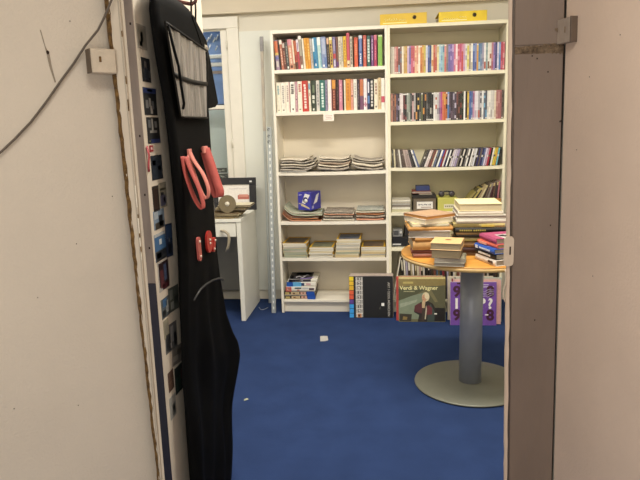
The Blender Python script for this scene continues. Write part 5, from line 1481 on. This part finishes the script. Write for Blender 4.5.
M = T(-.322, -.182, .8505) @ RX(-7)
ring = [(.062 * math.cos(2 * math.pi * k / 40), .062 * math.sin(2 * math.pi * k / 40)) for k in range(40)]
inn = [(.012 * math.cos(2 * math.pi * k / 40), .012 * math.sin(2 * math.pi * k / 40)) for k in range(40)]
vs = [(p[0], 0, p[1]) for p in ring] + [(p[0], 0, p[1]) for p in inn] + [(p[0], .003, p[1]) for p in ring] + [(p[0], .003, p[1]) for p in inn]
fs = []
for k in range(40):
    j = (k + 1) % 40
    fs += [(k, j, 40 + j, 40 + k), (80 + k, 120 + k, 120 + j, 80 + j), (k, 80 + k, 80 + j, j), (40 + k, 40 + j, 120 + j, 120 + k)]
mb.add(vs, fs, mat('brown_card_disc', '#76694f', .6, .08, 40), False, M)
mb.build('disc_body', o)
mb = MB(); mb.lathe([(.0165, 0), (.0165, .0006)], (0, 0, 0), cm('#d8d0bc'), 24, M @ T(0, -.0002, 0) @ RX(90)); mb.build('hub_label', o)['label'] = 'pale hub'

# perforated shelf upright leaning beside the bookcase, and a thinner rail behind it
PERF = mat('pale_grey_steel', '#b9bfbe', .4, .04, 20, metal=.3)
o = thing('perforated_upright', 'pale grey perforated shelf upright leaning beside the left bookcase', 'shelf upright', (-.062, -.012, 0))
M = T(-.0615, -.012, 0) @ RY(1.25)
mb = MB()
mb.rbox(-.0155, .0155, 0, .003, 0, 1.372, PERF, .001, M); mb.rbox(-.0155, -.0135, 0, .02, 0, 1.372, PERF, .0005, M); mb.rbox(.0135, .0155, 0, .02, 0, 1.372, PERF, .0005, M)
mb.build('rail', o)
mb = MB()
HOL = cm('#f0f0ea')
for k in range(27):
    mb.rbox(-.005, .005, -.0006, 0, .03 + .046 * k, .05 + .046 * k, HOL, .0003, M)
mb.build('slotted_face', o)['label'] = 'row of pale slots'
mb = MB()
for z in (1.345, 1.30, 1.26):
    mb.tube([M @ Vector((-.008, -.001, z)), M @ Vector((-.012, -.010, z + .006)), M @ Vector((-.004, -.016, z + .016)), M @ Vector((.006, -.010, z + .012))], .0022, cm('#3a3a38', .3), 6)
mb.build('hook', o)['label'] = 'dark wire hooks'
o = thing('metal_rail', 'thin worn metal rail leaning against the wall behind the perforated upright', 'rail', (-.13, .25, 0))
M = T(-.138, .24, 0) @ RY(.55) @ RX(-1.4)
mb = MB(); mb.rbox(-.010, .010, 0, .012, 0, 1.34, PERF, .002, M); mb.build('lower_rail', o)
mb = MB(); mb.rbox(-.011, .011, 0, .013, 1.34, 2.02, mat('worn_tape', '#cfc3ae', .4, .2, 12, h2='#a39a94', stretch=(1, 1, .6)), .002, M); mb.build('upper_rail', o)
mb = MB(); mb.rbox(-.013, .013, -.002, .014, 1.92, 2.025, mat('grey_end_cap', '#8b8888', .4, .15, 30, metal=.4), .002, M); mb.build('end_cap', o)
mb = MB(); mb.tube([(-.20 + .07 * k / 10, .12 - .06 * math.sin(k / 3.2), .003) for k in range(11)], .0025, cm('#8d96a8'), 6)
tag(mb.build('thin_cable'), 'thin pale cable lying on the carpet by the rail feet', 'cable')

# scraps on the carpet
mb = MB()
M = T(.371, -.551, .0006) @ RZ(8)
vs = [(-.026, -.042, 0), (.004, -.045, .001), (.026, -.036, .003), (.024, .040, .004), (.002, .034, .008), (-.024, .044, .003)]
mb.add(vs + [(a, b_, c_ + .0008) for a, b_, c_ in vs], [(0, 5, 4, 1), (1, 4, 3, 2), (6, 7, 10, 11), (7, 8, 9, 10)] + [(i, (i + 1) % 6, 6 + (i + 1) % 6, 6 + i) for i in range(6)], cm('#b4b2ae'), False, M)
tag(mb.build('paper_scrap'), 'small crumpled white paper scrap on the blue carpet', 'paper scrap')
mb = MB()
M = T(.056, -1.447, .0006) @ RZ(25)
vs = [(-.012, -.006, 0), (.0, -.010, .003), (.014, -.002, .001), (.008, .010, .004), (-.008, .008, .001)]
mb.add(vs + [(a, b_, c_ + .0008) for a, b_, c_ in vs], [(0, 4, 3, 2, 1), (5, 6, 7, 8, 9)] + [(i, (i + 1) % 5, 5 + (i + 1) % 5, 5 + i) for i in range(5)], cm('#a5a792'), False, M)
tag(mb.build('paper_scrap'), 'tiny greenish scrap on the carpet right of the garment bag', 'paper scrap')

# ================================================================ lights
def area(name, loc, rot, sx, sy, watts, col):
    L = bpy.data.lights.new(name, 'AREA'); L.shape = 'RECTANGLE'; L.size = sx; L.size_y = sy
    L.energy = watts; L.color = col
    o = bpy.data.objects.new(name, L); COL.objects.link(o)
    o.location = loc; o.rotation_euler = [R(a) for a in rot]
    return o
area('room_lamp', (.95, -1.85, 2.66), (0, 0, 0), 1.2, .35, 67, (1.0, .945, .85))
area('room_lamp_rear', (-.7, -.9, 2.66), (0, 0, 0), .9, .35, 25, (1.0, .96, .90))
area('passage_lamp', (.85, -4.0, 2.48), (0, 0, 0), .9, .6, 20, (1.0, .95, .86))
area('passage_fill', (.45, -5.42, .95), (90, 0, 0), 1.4, 1.3, 26, (1.0, .94, .87))  # added fill behind the camera, brightens the lower passage walls
L = area('board_fill', (-.8, .44, 2.4), (0, 0, 0), .8, .1, 8, (.85, .93, 1.0))  # added light to brighten the board behind the glass

W = bpy.data.worlds.new('world'); SC.world = W; W.use_nodes = True
W.node_tree.nodes['Background'].inputs[0].default_value = (.55, .6, .7, 1)
W.node_tree.nodes['Background'].inputs[1].default_value = .3

# ================================================================ camera
cam = bpy.data.cameras.new('camera'); cam.sensor_width = 36; cam.lens = 600 / 640 * 36; cam.clip_start = .02
co = bpy.data.objects.new('camera', cam); COL.objects.link(co)
A = Vector((0.994054482997483, 0.1048092333718815, -0.029507785965833012))
B = Vector((0.00889442521986784, 0.19193385861991274, 0.9813675576027971))
C = Vector((-0.10851992458813776, 0.9757952748990281, -0.18986049471155145))
m = Matrix((A, B, -C)).transposed().to_4x4()
m.translation = Vector((0.7760810194112072, -4.257739508529538, 1.3808097176067227))
co.matrix_world = m
SC.camera = co
SC.view_settings.view_transform = 'Standard'
SC.view_settings.look = 'None'
SC.view_settings.exposure = 0.0
SC.view_settings.gamma = 1.0
SC.view_settings.use_curve_mapping = False
for o in SC.objects:
    if 'wc' in o: del o['wc']
